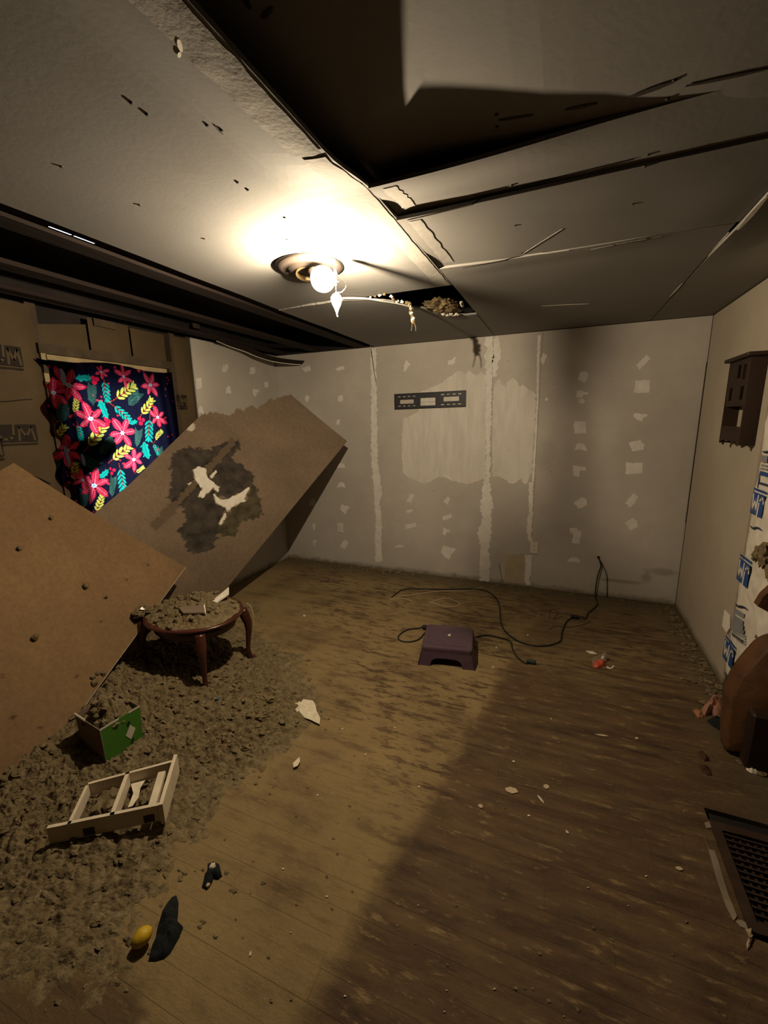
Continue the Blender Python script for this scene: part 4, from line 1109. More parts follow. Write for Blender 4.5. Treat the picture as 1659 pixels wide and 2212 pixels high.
ST2 = cr([(880, 740), (930, 810), (950, 950), (930, 1000), (800, 1020), (760, 1120), (640, 1120), (560, 1110), (700, 940), (830, 860)])
TEAR = [cr(L) for L in ([(455, 650), (490, 625), (545, 640), (550, 700), (595, 740), (640, 770), (632, 805), (600, 775), (560, 810), (520, 850), (492, 835), (520, 780), (470, 720)], [(600, 820), (640, 850), (690, 885), (710, 850), (780, 820), (862, 770), (825, 850), (830, 868), (750, 905), (700, 948), (685, 912), (620, 890)], [(685, 955), (692, 985), (655, 1042), (640, 1030)], [(575, 690), (630, 640), (600, 700), (585, 715)], [(400, 750), (440, 738), (430, 750)])]
HOLE = cr([(478, 640), (520, 645), (545, 665), (540, 695), (505, 712), (478, 690)])
TORN = [(438, 894), (470, 897), (505, 890), (545, 884), (590, 866), (629, 847), (640, 780), (548, 740), (430, 800), (425, 880)]
def paint1(P, A):
    n = len(P); jit = np.array([(nz(a[1] * 30, a[2] * 30, 1), nz(a[1] * 30, a[2] * 30, 9)) for a in A]) * 9
    c = np.tile(np.array([[0.182, 0.132, 0.090]]), (n, 1))
    big = np.array([fbm(a[1] * 2.5, a[2] * 2.5, 3, 4) for a in A]); c *= (1 + 0.14 * big)[:, None]
    # brown top of the sheet where water soaked in
    Q = P + jit
    m2 = inpoly(Q, ST2); c[m2] = (0.074, 0.062, 0.036)
    m1 = inpoly(Q, ST1); c[m1] = (0.052, 0.043, 0.034)
    m = inpoly(P + jit * 0.4, ST1) | inpoly(P + jit * 0.4, ST2)
    c[m] *= (1 + 0.5 * np.array([fbm(a[1] * 14, a[2] * 14, 5, 4) for a in A])[m])[:, None].clip(0.5, 1.6)
    # smears running along the sheet
    a, b = np.array(cr([(755, 435)])[0]), np.array(cr([(170, 1065)])[0]); d = (b - a) / np.linalg.norm(b - a); rel = P - a
    t = rel @ d; s = rel @ np.array([-d[1], d[0]]) + jit[:, 0] * 0.8
    k = (t > 0) & (t < np.linalg.norm(b - a)); c[k & (np.abs(s) < 7)] = (0.118, 0.086, 0.055); c[k & (np.abs(s - 9) < 2.5)] *= 0.7; c[k & (np.abs(s + 9) < 2.0)] *= 0.75
    for T in TEAR: c[inpoly(P + jit * 0.25, T)] = (0.52, 0.44, 0.31)
    # worn white corner
    c[np.hypot(P[:, 0] - 412, P[:, 1] - 922) < 9] = (0.55, 0.50, 0.42)
    return np.clip(c, 0.01, 1)
s1, A1, P1 = surf_sheet('stained_drywall_sheet', fn1, 200, 120, (-0.010, 0.004, -0.008), 'stained', 'water-stained brown drywall sheet leaning in the back left corner', 'drywall sheet', paint1, lower(LEN), lambda P: inpoly(P, HOLE) | inpoly(P + np.array([(0.0, 14 * fbm(a * 0.035, b * 0.02, 3.0, 3)) for a, b in P]), TORN))
def on1(x, y, o=0.004):
    i = int(np.argmin((P1[:, 0] - x) ** 2 + (P1[:, 1] - y) ** 2)); return A1[i] + np.array([0.7, -0.3, 0.55]) * o
def jitpoly(T, k=5, amp=3.2):
    out = []
    for i in range(len(T)):
        a, b = np.array(T[i]), np.array(T[(i + 1) % len(T)])
        for j in range(k):
            q = a + (b - a) * j / k; out.append(tuple(q + amp * np.array([nz(q[0] * 0.21, q[1] * 0.21, 2), nz(q[0] * 0.21, q[1] * 0.21, 7)])))
    return out
TEAR = [jitpoly(T) for T in TEAR]
for T in TEAR:
    cpt = np.mean([on1(*q) for q in T], 0); P = [on1(*q, 0.0015) for q in T]
    nn = np.cross(P[1] - P[0], P[-1] - P[0]); nn = nn if nn @ (CAMP - cpt) > 0 else -nn
    obj('torn_paper', G().prism(P, np.array([0.7, -0.3, 0.55]), 0.0025), 'gypsum', s1)

# nearer sheet leaning on the left wall, its foot buried
zc_ = 0.16
F1_, F2_, Wp = FL(190, 1515, zc_), FL(0, 1635, zc_), px(30, 1000, 0, XL + 0.028)
nn2 = np.cross(F1_ - Wp, F2_ - Wp); nn2 /= np.linalg.norm(nn2)
if nn2[0] < 0: nn2 = -nn2
def pl2(x, y):
    d = FWD + (x - IW / 2) / FPX * RGT - (y - IH / 2) / FPX * UPV; t = ((Wp - CAMP) @ nn2) / (d @ nn2); return CAMP + t * d
Cc = pl2(401, 1225); e2 = (F1_ - Cc); e2 /= np.linalg.norm(e2)
def fn2(u, w):
    top_ = Cc * (1 - u) + Wp * u
    bot = top_ + e2 * (1.62 + 0.05 * u)
    q = top_ * (1 - w) + bot * w
    return q + nn2 * (-0.02 * math.sin(math.pi * u) * (1 - w) - 0.0)
def paint2(P, A):
    n = len(P); c = np.tile(np.array([[0.185, 0.116, 0.057]]), (n, 1))
    big = np.array([fbm(a[1] * 2.0, a[2] * 2.0, 8, 4) for a in A]); c *= (1 + 0.16 * big)[:, None]
    for (x, y, r) in ((111, 1118, 5), (42, 1184, 6), (185, 1267, 8), (75, 1378, 8), (226, 1290, 4), (273, 1252, 4), (320, 1220, 3), (218, 1343, 3), (28, 1548, 6), (88, 1572, 5), (165, 1460, 4), (5, 1460, 5)):
        k = np.hypot((P[:, 0] - x) * 1.3, (P[:, 1] - y)) < r * (1 + 0.4 * np.array([nz(a[1] * 60, a[2] * 60) for a in A])); c[k] = (0.075, 0.045, 0.022)
    return np.clip(c, 0.01, 1)
s2, A2, P2 = surf_sheet('fallen_drywall_sheet', fn2, 110, 150, -nn2 * 0.0125, 'stained', 'plain tan drywall sheet leaning on the left wall in front', 'drywall sheet', paint2, Cc + e2 * 1.6)
obj('paper_edge', G().tube([Cc + e2 * t - nn2 * 0.004 for t in np.linspace(0, 1.35, 12)], 0.0035, 5), 'gypsum', s2)
# lumps of insulation stuck to it
for i, (x, y, r) in enumerate(((111, 1118, 0.012), (42, 1184, 0.014), (185, 1266, 0.018), (74, 1378, 0.018), (230, 1290, 0.008), (200, 1462, 0.016), (210, 1455, 0.012), (222, 1455, 0.018), (203, 1476, 0.022))):
    q = pl2(x, y); obj('stuck_lump', G().blob(q + nn2 * 0.004, (r * 0.7, r * 0.8, r), 0.5, 2, 2, i), 'debris', s2)

# ------------------------------------------------------------------ insulation on the floor
def dens(x, y):
    """thickness of the fallen insulation"""
    w = lambda cx_, cy_, rx, ry: math.exp(-(((x - cx_) / rx) ** 2 + ((y - cy_) / ry) ** 2))
    h = 0.130 * w(-2.55, 1.05, 0.50, 0.70) + 0.085 * w(-2.30, 1.45, 0.35, 0.30) + 0.050 * w(-1.75, 1.45, 0.42, 0.38) + 0.040 * w(-1.45, 1.75, 0.28, 0.28) + 0.055 * w(-2.9, 0.8, 0.5, 1.2)
    h += 0.010 * w(-1.9, 0.45, 0.9, 0.35) + 0.030 * w(-1.75, 0.95, 0.40, 0.30) + 0.026 * w(-1.85, 2.15, 0.38, 0.38) + 0.035 * w(-2.4, 2.0, 0.4, 0.5) + 0.014 * w(-1.5, 0.6, 0.5, 0.35) + 0.012 * w(-1.15, 0.75, 0.25, 0.25) + 0.02 * w(-2.7, 2.7, 0.3, 0.5)
    return h


def debris_h(x, y):
    d = dens(x, y) + 0.010 * fbm(x * 3, y * 3, 2, 3)
    if d < 0.011: return -0.02
    t = min(1, (d - 0.011) / 0.032)
    n1 = fbm(x * 7, y * 7, 0, 3); n2 = abs(nz(x * 15, y * 19, 3)); n3 = abs(nz(x * 36, y * 44, 1)); n4 = abs(fbm(x * 80, y * 90, 1, 2))
    return max(-0.02, -0.006 + d * 0.85 * t + t * (0.014 * n1 + 0.040 * n2 + 0.022 * n3 + 0.007 * n4 - 0.010))


STEP = 0.006
gx = np.arange(XL + 0.03, -0.95, STEP); gy = np.arange(0.15, 3.0, STEP)
H = np.array([[debris_h(a, b) for a in gx] for b in gy])
g = G(); idx = -np.ones(H.shape, int)
keep = H > -0.015
ok = keep.copy()
for j in range(len(gy) - 1):
    for i in range(len(gx) - 1):
        if keep[j, i] or keep[j + 1, i] or keep[j, i + 1] or keep[j + 1, i + 1]:
            q = []
            for (jj, ii) in ((j, i), (j, i + 1), (j + 1, i + 1), (j + 1, i)):
                if idx[jj, ii] < 0: idx[jj, ii] = len(g.v); g.v.append((gx[ii] + 0.003 * nz(ii * 0.9, jj * 0.7), gy[jj], H[jj, ii]))
                q.append(idx[jj, ii])
            g.f.append(tuple(q))
V1, FF1 = ico(2)
def crumb(c, r, seed):
    o = Vector((seed * 1.7, seed * 0.3, seed * 2.2)); out = []
    for q in V1:
        d = 1 + 0.8 * noise.noise(Vector(q) * 1.6 + o) + 0.35 * noise.noise(Vector(q) * 4 + o)
        out.append((c[0] + q[0] * d * r * 1.5, c[1] + q[1] * d * r * 1.1, c[2] + q[2] * d * r * 0.6))
    g.add(out, FF1)
cnt = 0
while cnt < 1500:
    x = rnd.uniform(XL + 0.05, -0.85); y = rnd.uniform(0.2, 3.0)
    d = dens(x, y) + 0.012 * fbm(x * 4, y * 4, 7, 3)
    if rnd.random() > (d - 0.003) / 0.05: continue
    r = rnd.uniform(0.003, 0.009) * (0.55 + min(1, d / 0.05)) * (1 if rnd.random() < 0.9 else 1.5)
    crumb((x, y, max(0.0, debris_h(x, y)) + r * 0.15), r, cnt * 0.37); cnt += 1
# crumbs swept along the walls and strewn over the floor
for k in range(420):
    x = rnd.uniform(XL + 0.1, XR - 0.03); y = YB - 0.02 - abs(rnd.gauss(0, 0.06)); r = rnd.uniform(0.003, 0.009)
    crumb((x, y, r * 0.4), r, k * 0.71)
for k in range(260):
    x = XR - 0.02 - abs(rnd.gauss(0, 0.06)); y = rnd.uniform(2.2, YB - 0.05); r = rnd.uniform(0.003, 0.012) * (1.5 if y < 3.0 else 1)
    crumb((x, y, r * 0.4), r, k * 0.53)
for k in range(420):
    x = rnd.uniform(-2.2, 0.95); y = rnd.uniform(0.3, 4.1); r = rnd.uniform(0.0018, 0.0045)
    if VX0 - 0.03 < x < VX1 + 0.03 and VY0 - 0.03 < y < VY1 + 0.03: continue
    crumb((x, y, r * 0.3), r, k * 0.91)
for k in range(200):
    a, r0 = rnd.uniform(0, 6.28), abs(rnd.gauss(0, 0.10)); x = -1.79 + r0 * math.cos(a) * 1.5; y = YB - 0.03 - abs(r0 * math.sin(a)) * 0.5; r = rnd.uniform(0.004, 0.012)
    crumb((x, y, 0.02 * max(0, 1 - r0 * 6) + r * 0.3), r, k * 0.77)
obj('fallen_insulation', g, 'debris', base=(-2.2, 1.3, 0), smooth=False, label='fluffy grey brown blown-in insulation spilled over the floor', cat='insulation', kind='stuff')

# ------------------------------------------------------------------ round table
TC = np.array([-2.205, 1.935]); TA, TB, TZ = 0.335, 0.285, 0.425
tb = thing('side_table', (TC[0], TC[1], 0.0), 'dark cherry oval side table with curved legs heaped with insulation', 'table')
def ellr(prof):
    g = G(); seg = 56; vs = []
    for (k, z) in prof:
        for i in range(seg):
            a = 2 * math.pi * i / seg; vs.append((TC[0] + (TA + k) * math.cos(a), TC[1] + (TB + k) * math.sin(a), z))
    n = len(prof); f = [(i * seg + k, i * seg + (k + 1) % seg, (i + 1) * seg + (k + 1) % seg, (i + 1) * seg + k) for i in range(n - 1) for k in range(seg)]
    f += [tuple(range(seg))[::-1], tuple((n - 1) * seg + k for k in range(seg))]
    return g.add(vs, f)
obj('tabletop', ellr([(-0.03, TZ - 0.026), (-0.012, TZ - 0.022), (0.0, TZ - 0.012), (-0.003, TZ - 0.003), (-0.014, TZ)]), 'cherry', tb, smooth=True)
obj('apron', ellr([(-0.06, TZ - 0.095), (-0.055, TZ - 0.09), (-0.05, TZ - 0.027)]), 'cherry', tb, smooth=True)
for i, (sx, sy) in enumerate(((1, 1), (1, -1), (-1, 1), (-1, -1))):
    bx, by = TC[0] + sx * (TA - 0.095), TC[1] + sy * (TB - 0.095); d = np.array([sx, sy]) / math.sqrt(2)
    prof = [(0.0, TZ - 0.03, 0.030), (0.012, TZ - 0.08, 0.033), (0.026, TZ - 0.13, 0.029), (0.028, TZ - 0.19, 0.022), (0.020, TZ - 0.26, 0.017), (0.014, TZ - 0.33, 0.0145), (0.022, TZ - 0.38, 0.0155), (0.042, TZ - 0.405, 0.020), (0.058, 0.006, 0.016)]
    P = smooth_path([(bx + d[0] * o, by + d[1] * o, z) for o, z, r in prof], 4)
    rr = np.interp(np.linspace(0, len(prof) - 1, len(P)), range(len(prof)), [r for o, z, r in prof])
    obj('leg', G().tube(P, list(rr), 14), 'cherry', tb, smooth=True)

# heap on the table
def heap(cxy, a, b, zb, hfun, name, label, cat, seed, n=60, extra=160, rr=(0.008, 0.018)):
    g = G()
    def fn(u, w):
        an = 2 * math.pi * u; r = w
        x, y = cxy[0] + a * r * math.cos(an), cxy[1] + b * r * math.sin(an)
        e = 1 + 0.06 * fbm(math.cos(an) * 3 + seed, math.sin(an) * 3, 1, 3); x = cxy[0] + (x - cxy[0]) * e; y = cxy[1] + (y - cxy[1]) * e
        z = zb + hfun(r, an) * (1 - r ** 5) + (0.012 * fbm(x * 9 + seed, y * 9, 0, 3) + 0.034 * abs(nz(x * 17 + seed, y * 21, 3)) + 0.022 * abs(nz(x * 38, y * 44, seed)) + 0.007 * abs(fbm(x * 85, y * 85, seed, 2))) * (1 - r ** 8)
        return (x, y, max(z, zb))
    g.grid(fn, 150, n)
    for k in range(extra):
        an, r = rnd.uniform(0, 6.283), math.sqrt(rnd.random()) * 0.98
        q = fn(an / 6.28319, r); rad = rnd.uniform(*rr); o = Vector((k * 1.1 + seed, 0.3, k * 0.7)); out = []
        for p_ in V1:
            d = 1 + 0.45 * noise.noise(Vector(p_) * 1.3 + o); out.append((q[0] + p_[0] * d * rad * 1.2, q[1] + p_[1] * d * rad, q[2] + rad * 0.3 + p_[2] * d * rad * 0.8))
        g.add(out, FF1)
    return obj(name, g, 'debris', base=(cxy[0], cxy[1], zb), label=label, cat=cat, kind='stuff'), fn
_, hfn = heap(TC, TA - 0.025, TB - 0.025, TZ + 0.001, lambda r, an: 0.042 * (1 - r * r) + 0.035 * math.exp(-((r * math.cos(an) + 0.15) ** 2 + (r * math.sin(an) - 0.55) ** 2) * 6), 'insulation_heap', 'heap of grey brown insulation covering the oval table', 'insulation', 4.0, extra=70)
# clump spilling off the table's left end
g = G()
cl_ = px(312, 1312, 2, TZ + 0.03)
for i, (x, y, r) in enumerate(((300, 1325, 0.035), (312, 1302, 0.040), (330, 1290, 0.035), (305, 1315, 0.035), (350, 1275, 0.03), (322, 1318, 0.03))):
    g.blob(px(x, y, 2, TZ + 0.028), (r, r, r * 0.75), 0.5, 2.2, 3, i + 9)
obj('insulation_clump', g, 'debris', base=cl_, label='dark insulation clump at the left end of the table heap', cat='insulation', kind='stuff')

def flat_scrap(name, P, n, t, mat, label, cat, group=None):
    P = [np.array(q, float) for q in P]; return obj(name, G().prism(P, n, t), mat, base=np.mean(P, 0), label=label, cat=cat, group=group)
ztab = TZ + 0.050
sA = [px(385, 1314, 2, ztab + 0.006), px(441, 1309, 2, ztab + 0.010), px(443, 1326, 2, ztab + 0.002), px(396, 1327, 2, ztab)]
t_ = thing('drywall_scrap', np.mean(sA, 0), 'grey drywall strip lying flat in the middle of the table heap', 'drywall scrap')
obj('scrap_board', G().prism(sA, (0, 0, 1), 0.010), 'browncard', t_)
obj('scrap_edge', G().tube([sA[1] + np.array([0.001, 0, 0.006]), sA[2] + np.array([0.001, 0, 0.005])], 0.005, 6), 'gypsum', t_)
sB = [px(459, 1297, 2, ztab + 0.004), px(464, 1303, 2, ztab), px(494, 1282, 2, ztab + 0.022), px(494, 1268, 2, ztab + 0.028)]
t_ = thing('drywall_scrap', np.mean(sB, 0), 'pale drywall strip standing on edge at the back of the table heap', 'drywall scrap')
obj('scrap_board', G().prism(sB, np.cross(sB[2] - sB[0], sB[1] - sB[0]), 0.011), 'gypsum', t_)
# string hanging off the right side
sp = [px(x, y, 1, TC[1] + 0.18) for (x, y) in ((532, 1303), (540, 1308), (546, 1322), (549, 1345), (549, 1365), (547, 1382))]
obj('string', G().tube(smooth_path(sp, 6), 0.0018, 5), 'whitecord', base=sp[-1], label='thin white string hanging off the right side of the table', cat='string')
# glossy bottle cap in the clump
c = px(306, 1317, 2, TZ + 0.055)
obj('glass_shard', G().hull([c + np.array(q) * 0.02 for q in ((-1, 0, 0), (1, 0.3, 0), (0.2, 1, 0.2), (0.1, -0.8, 0.5), (0, 0.2, 0.9))]), 'silver', base=c, label='shiny broken glass bit on the left end of the table heap', cat='glass shard')
# box behind the table, partly hidden
p0 = FL(262, 1410, 0.09)
obj('crate_corner', G().cbox(p0[0] - 0.16, p0[0] + 0.02, p0[1] - 0.02, p0[1] + 0.16, 0.03, 0.19, 0.006), 'browncard', base=(p0[0] - 0.07, p0[1] + 0.07, 0.03), label='dusty brown carton in the shadow behind the table', cat='carton')

# ------------------------------------------------------------------ green box
zt_, zb_ = 0.245, 0.02
a, b, c = px(215, 1578, 2, zt_), px(302, 1525, 2, zt_), px(161, 1543, 2, zt_)
d = b + (c - a)
inn = 0.93
cen = (a + b + c + d) / 4
bot = [np.array([cen[0] + (q[0] - cen[0]) * inn, cen[1] + (q[1] - cen[1]) * inn, zb_]) for q in (a, b, d, c)]
topc = [a, b, d, c]
gb = thing('green_box', (cen[0], cen[1], zb_), 'open carton with a bright green side and white diamond label', 'box')
mats = ['greencard', 'browncard', 'browncard', 'browncard']
for k in range(4):
    t0, t1, b1, b0 = topc[k], topc[(k + 1) % 4], bot[(k + 1) % 4], bot[k]
    n = np.cross(t1 - t0, b0 - t0); n /= np.linalg.norm(n); n = -n if n @ (cen - (t0 + t1) / 2) < 0 else n
    obj('box_side', G().prism([t0, t1, b1, b0], n, 0.004), mats[k], gb)
obj('box_bottom', G().prism(bot, (0, 0, 1), 0.004), 'browncard', gb)
nout = np.cross(b - a, bot[0] - a); nout /= np.linalg.norm(nout); nout = nout if nout @ (a - cen) > 0 else -nout
fp = lambda u, w: a + (b - a) * u + (bot[0] - a) * w + ((bot[1] - b) - (bot[0] - a)) * u * w + nout * 0.0006
obj('diamond_label', G().prism([fp(0.70, 0.30), fp(0.83, 0.46), fp(0.68, 0.66), fp(0.56, 0.50)], nout, 0.001), 'whitecard', gb)
obj('dark_print', G().prism([fp(0.62, 0.22), fp(0.70, 0.20), fp(0.72, 0.27), fp(0.64, 0.33)], nout, 0.0008), 'greenplug', gb)
obj('dark_print', G().prism([fp(0.66, 0.74), fp(0.74, 0.64), fp(0.76, 0.72), fp(0.68, 0.80)], nout, 0.0008), 'greenplug', gb)
for u0, u1 in ((0.0, 0.45), (0.70, 1.0)):
    obj('torn_rim', G().prism([fp(u0, -0.03), fp(u1, -0.03), fp(u1, 0.02), fp(u0, 0.02)], nout, 0.001), 'whitecard', gb)
e_ = c + (a - c) * 0.25
obj('torn_rim', G().tube([c + (a - c) * t + np.array([0, 0, 0.003]) for t in (0.0, 0.12, 0.3, 0.42)], 0.005, 5), 'whitecard', gb)
heap((cen[0], cen[1]), 0.118, 0.095, zt_ - 0.030, lambda r, an: 0.085 * (1 - r * r), 'insulation_in_box', 'insulation filling the open green box', 'insulation', 9.0, 40, 30)

# ------------------------------------------------------------------ white wooden drawer frame
zt_ = 0.125
A_, B_, C_, D_ = px(100, 1790, 2, zt_), px(350, 1738, 2, zt_), px(379, 1640, 2, zt_), px(191, 1690, 2, zt_)
dw = thing('wooden_frame', np.array([(A_[0] + C_[0]) / 2, (A_[1] + C_[1]) / 2, 0.045]), 'white wooden tray frame with a divider lying in the insulation', 'wooden frame')
def rail(nm, p, q, h, t, mat='whitewood', inward=None, zo=0.0, parent=dw):
    p, q = np.array(p, float), np.array(q, float); d = q - p; m = np.cross(d, (0, 0, 1.0)); m /= np.linalg.norm(m)
    ctr = (A_ + B_ + C_ + D_) / 4
    if m @ (ctr - p) < 0: m = -m
    return obj(nm, G().obox(p + np.array([0, 0, zo]), d, m * t, (0, 0, -h)), mat, parent)
rail('front_rail', A_, B_ + (A_ - B_) * 0.0, 0.075, 0.014)
rail('back_rail', D_, C_ + (D_ - C_) * 0.04, 0.060, 0.012)
ev = (C_ - B_); ev /= np.linalg.norm(ev)
rail('end_board', B_ - ev * 0.015 + np.array([0.006, 0.004, 0]), C_ + ev * 0.012 + np.array([0.006, 0.004, 0]), 0.095, 0.015, zo=0.016)
rail('end_board', A_ + (B_ - A_) * 0.17, D_ + (A_ - D_) * 0.08, 0.05, 0.012)
m0, m1 = A_ + (B_ - A_) * 0.57, D_ + (C_ - D_) * 0.46
rail('divider', m0, m1, 0.055, 0.016)
rail('inner_cleat', B_ + (A_ - B_) * 0.065 + ev * 0.02, C_ + (D_ - C_) * 0.09 - ev * 0.05, 0.02, 0.030, zo=-0.006)
for u in (0.29, 0.82):
    q = A_ + (B_ - A_) * u; dd = (B_ - A_) / np.linalg.norm(B_ - A_); nf = np.cross(dd, (0, 0, 1.0)); nf = nf if nf @ (CAMP - q) > 0 else -nf
    obj('notch', G().obox(q - np.array([0, 0, 0.036]) + nf * 0.0005, dd * 0.040, (0, 0, -0.034), nf * 0.001), 'screw', dw)
ins = [(A_ + B_ + C_ + D_) / 4 + ((B_ + C_) / 2 - (A_ + D_) / 2) * k for k in (0.12, 0.30)]
for i, (P, lb) in enumerate((([(283, 1694), (314, 1686), (303, 1703), (300, 1722), (286, 1742), (276, 1745), (288, 1715)], 'white paper scrap inside the wooden tray frame'),)):
    flat_scrap('paper_scrap', [px(*q, 2, 0.075) for q in P], (0, 0, 1), 0.002, 'paper', lb, 'paper scrap')
for i, (x, y, r) in enumerate(((318, 1712, 0.022), (330, 1700, 0.02), (310, 1728, 0.02), (325, 1725, 0.018), (340, 1690, 0.016))):
    pass
g = G()
for i, (x, y, r) in enumerate(((318, 1712, 0.024), (330, 1700, 0.022), (310, 1728, 0.02), (325, 1725, 0.018), (338, 1688, 0.018), (225, 1725, 0.03), (245, 1715, 0.03), (210, 1745, 0.025), (235, 1740, 0.03))):
    g.blob(px(x, y, 2, 0.06), (r, r, r * 0.7), 0.5, 2.2, 2, i)
obj('insulation_in_frame', g, 'debris', base=ins[0] * np.array([1, 1, 0]) + np.array([0, 0, 0.05]), label='insulation clumps caught inside the white wooden frame', cat='insulation', kind='stuff')

# ------------------------------------------------------------------ purple step stool
S = {k: v for k, v in zip('abcd', (px(910, 1393, 2, 0.130), px(1013, 1407, 2, 0.130), px(1027, 1354, 2, 0.130), px(925, 1349, 2, 0.130)))}
sc = sum(S.values()) / 4
ux = (S['b'] - S['a'] + S['c'] - S['d']); ux[2] = 0; wx = np.linalg.norm(ux) / 2; ux /= np.linalg.norm(ux); uy = np.array([-ux[1], ux[0], 0])
dy_ = abs(((S['d'] + S['c']) / 2 - (S['a'] + S['b']) / 2) @ uy)
stl = thing('step_stool', (sc[0], sc[1], 0), 'purple plastic step stool standing in the middle of the floor', 'step stool')
hw, hd, TH = wx / 2, dy_ / 2, 0.130
L2 = lambda a, b, z: np.array([sc[0], sc[1], 0]) + ux * a + uy * b + np.array([0, 0, z])
# top shell with rounded rim
def rr_ring(a, b, r, z, n=6):
    P = []
    for (sx, sy, a0) in ((1, 1, 0), (-1, 1, 90), (-1, -1, 180), (1, -1, 270)):
        for k in range(n + 1):
            q = math.radians(a0 + 90 * k / n); P.append(L2(sx * (a - r) + r * math.cos(q), sy * (b - r) + r * math.sin(q), z))
    return P
rings = [rr_ring(hw + 0.006, hd + 0.006, 0.03, TH - 0.038), rr_ring(hw + 0.005, hd + 0.005, 0.03, TH - 0.012), rr_ring(hw + 0.001, hd + 0.001, 0.03, TH - 0.003), rr_ring(hw - 0.008, hd - 0.008, 0.026, TH), rr_ring(hw - 0.025, hd - 0.025, 0.02, TH), rr_ring(hw - 0.028, hd - 0.028, 0.02, TH - 0.002)]
n = len(rings[0]); vs = [q for r in rings for q in r]; f = [(i * n + k, i * n + (k + 1) % n, (i + 1) * n + (k + 1) % n, (i + 1) * n + k) for i in range(len(rings) - 1) for k in range(n)]
f += [tuple(range(n))[::-1], tuple((len(rings) - 1) * n + k for k in range(n))]
obj('top', G().add(vs, f), 'purple', stl)
fl_ = 0.020   # flare toward the floor
def side_panel(p, q, out, arch, h):
    """trapezoid wall with an arched cut-out"""
    p0, q0 = p + out * fl_, q + out * fl_
    P = [(0, 0), (0, 1), (1, 1), (1, 0)]
    a0, a1 = 0.5 - arch / 2, 0.5 + arch / 2
    arc = [(a1, 0)] + [(0.5 + arch / 2 * math.cos(t) ** 0.6 if math.cos(t) > 0 else 0.5 - arch / 2 * abs(math.cos(t)) ** 0.6, h * math.sin(t) ** 0.6) for t in np.linspace(0.15, math.pi - 0.15, 11)] + [(a0, 0)]
    pl = P + arc
    W3 = lambda u, w: (p0 * (1 - u) + q0 * u) * (1 - w) + (p * (1 - u) + q * u) * w
    pts = [W3(u, w) for u, w in pl]
    nrm = np.cross(q - p, np.array([0, 0, 1.0])); nrm /= np.linalg.norm(nrm); nrm = nrm if nrm @ out > 0 else -nrm
    return G().prism(pts, -nrm, 0.006)
zt2 = TH - 0.038
k_ = [L2(-hw - 0.006, -hd - 0.006, zt2), L2(hw + 0.006, -hd - 0.006, zt2), L2(hw + 0.006, hd + 0.006, zt2), L2(-hw - 0.006, hd + 0.006, zt2)]
dn = np.array([0, 0, -zt2 / fl_])
for i, (p, q, out) in enumerate(((k_[0], k_[1], -uy), (k_[1], k_[2], ux), (k_[2], k_[3], uy), (k_[3], k_[0], -ux))):
    # widen the foot so that neighbouring panels still meet
    dpt = (q - p) / np.linalg.norm(q - p)
    class _: pass
    p0, q0 = p + out * fl_ - dpt * fl_ + np.array([0, 0, -zt2]), q + out * fl_ + dpt * fl_ + np.array([0, 0, -zt2])
    arch, h = (0.56, 0.62) if i % 2 == 0 else (0.50, 0.45)
    arc = [(0.5 + arch / 2, 0)] + [(0.5 + arch / 2 * (1 if math.cos(t) > 0 else -1) * abs(math.cos(t)) ** 0.5, h * math.sin(t) ** 0.55) for t in np.linspace(0.25, math.pi - 0.25, 13)] + [(0.5 - arch / 2, 0)]
    W3 = lambda u, w: (p0 * (1 - u) + q0 * u) * (1 - w) + (p * (1 - u) + q * u) * w
    pts = [W3(u, w) for u, w in [(0, 0), (0, 1), (1, 1), (1, 0)] + arc]
    obj('side_panel', G().prism(pts, -out, 0.007), 'purple', stl)
obj('grip_pad', G().prism([L2(a, b, TH - 0.0018) for a, b in ((-hw + 0.04, -hd + 0.04), (hw - 0.04, -hd + 0.04), (hw - 0.04, hd - 0.04), (-hw + 0.04, hd - 0.04))], (0, 0, 1), 0.0012), 'purple', stl)
flat_scrap('paint_chip', [px(x, y, 2, TH + 0.0005) for x, y in ((967, 1371), (973, 1370), (974, 1374), (969, 1375))], (0, 0, 1), 0.003, 'chip', 'tiny white chip on top of the purple stool', 'chip')
c = px(918, 1353, 2, 0.05)

# ------------------------------------------------------------------ cords
def cord(name, pts, r, mat, label, cat='cord', z=None, plane=FL, parts=None, seg=7):
    P = [plane(x, y, r if z is None else z) if plane is FL else plane(x, y, r) for x, y in pts]
    P = smooth_path(P, 8); t = thing(name, P[0], label, cat)
    obj('cable', G().tube(P, r, seg), mat, t, smooth=True); return t, P
t, P = cord('extension_cord', [(1238, 1333), (1224, 1343), (1214, 1366), (1211, 1384), (1190, 1393), (1160, 1395), (1122, 1386), (1092, 1364), (1081, 1338), (1079, 1308), (1066, 1286), (1035, 1273), (960, 1273), (880, 1272), (858, 1281), (845, 1291)], 0.0055, 'cord', 'black cord snaking from the wall socket wire to the back left of the stool')
c = FL(1243, 1333, 0.014); obj('connector', G().cbox(c[0] - 0.035, c[0] + 0.03, c[1] - 0.018, c[1] + 0.018, 0.001, 0.03, 0.006), 'cord', t)
obj('connector_slot', G().box(c[0] - 0.02, c[0] + 0.012, c[1] - 0.006, c[1] + 0.006, 0.0295, 0.0305), 'screw', t)
t, P = cord('extension_cord', [(1027, 1376), (1052, 1372), (1085, 1379), (1103, 1386), (1107, 1402), (1118, 1420), (1134, 1432), (1142, 1432)], 0.0055, 'cord', 'black cord running right from the stool to a dark green plug')
c = FL(1148, 1430, 0.012); obj('plug', G().cbox(c[0] - 0.032, c[0] + 0.028, c[1] - 0.014, c[1] + 0.014, 0.001, 0.026, 0.005), 'greenplug', t)
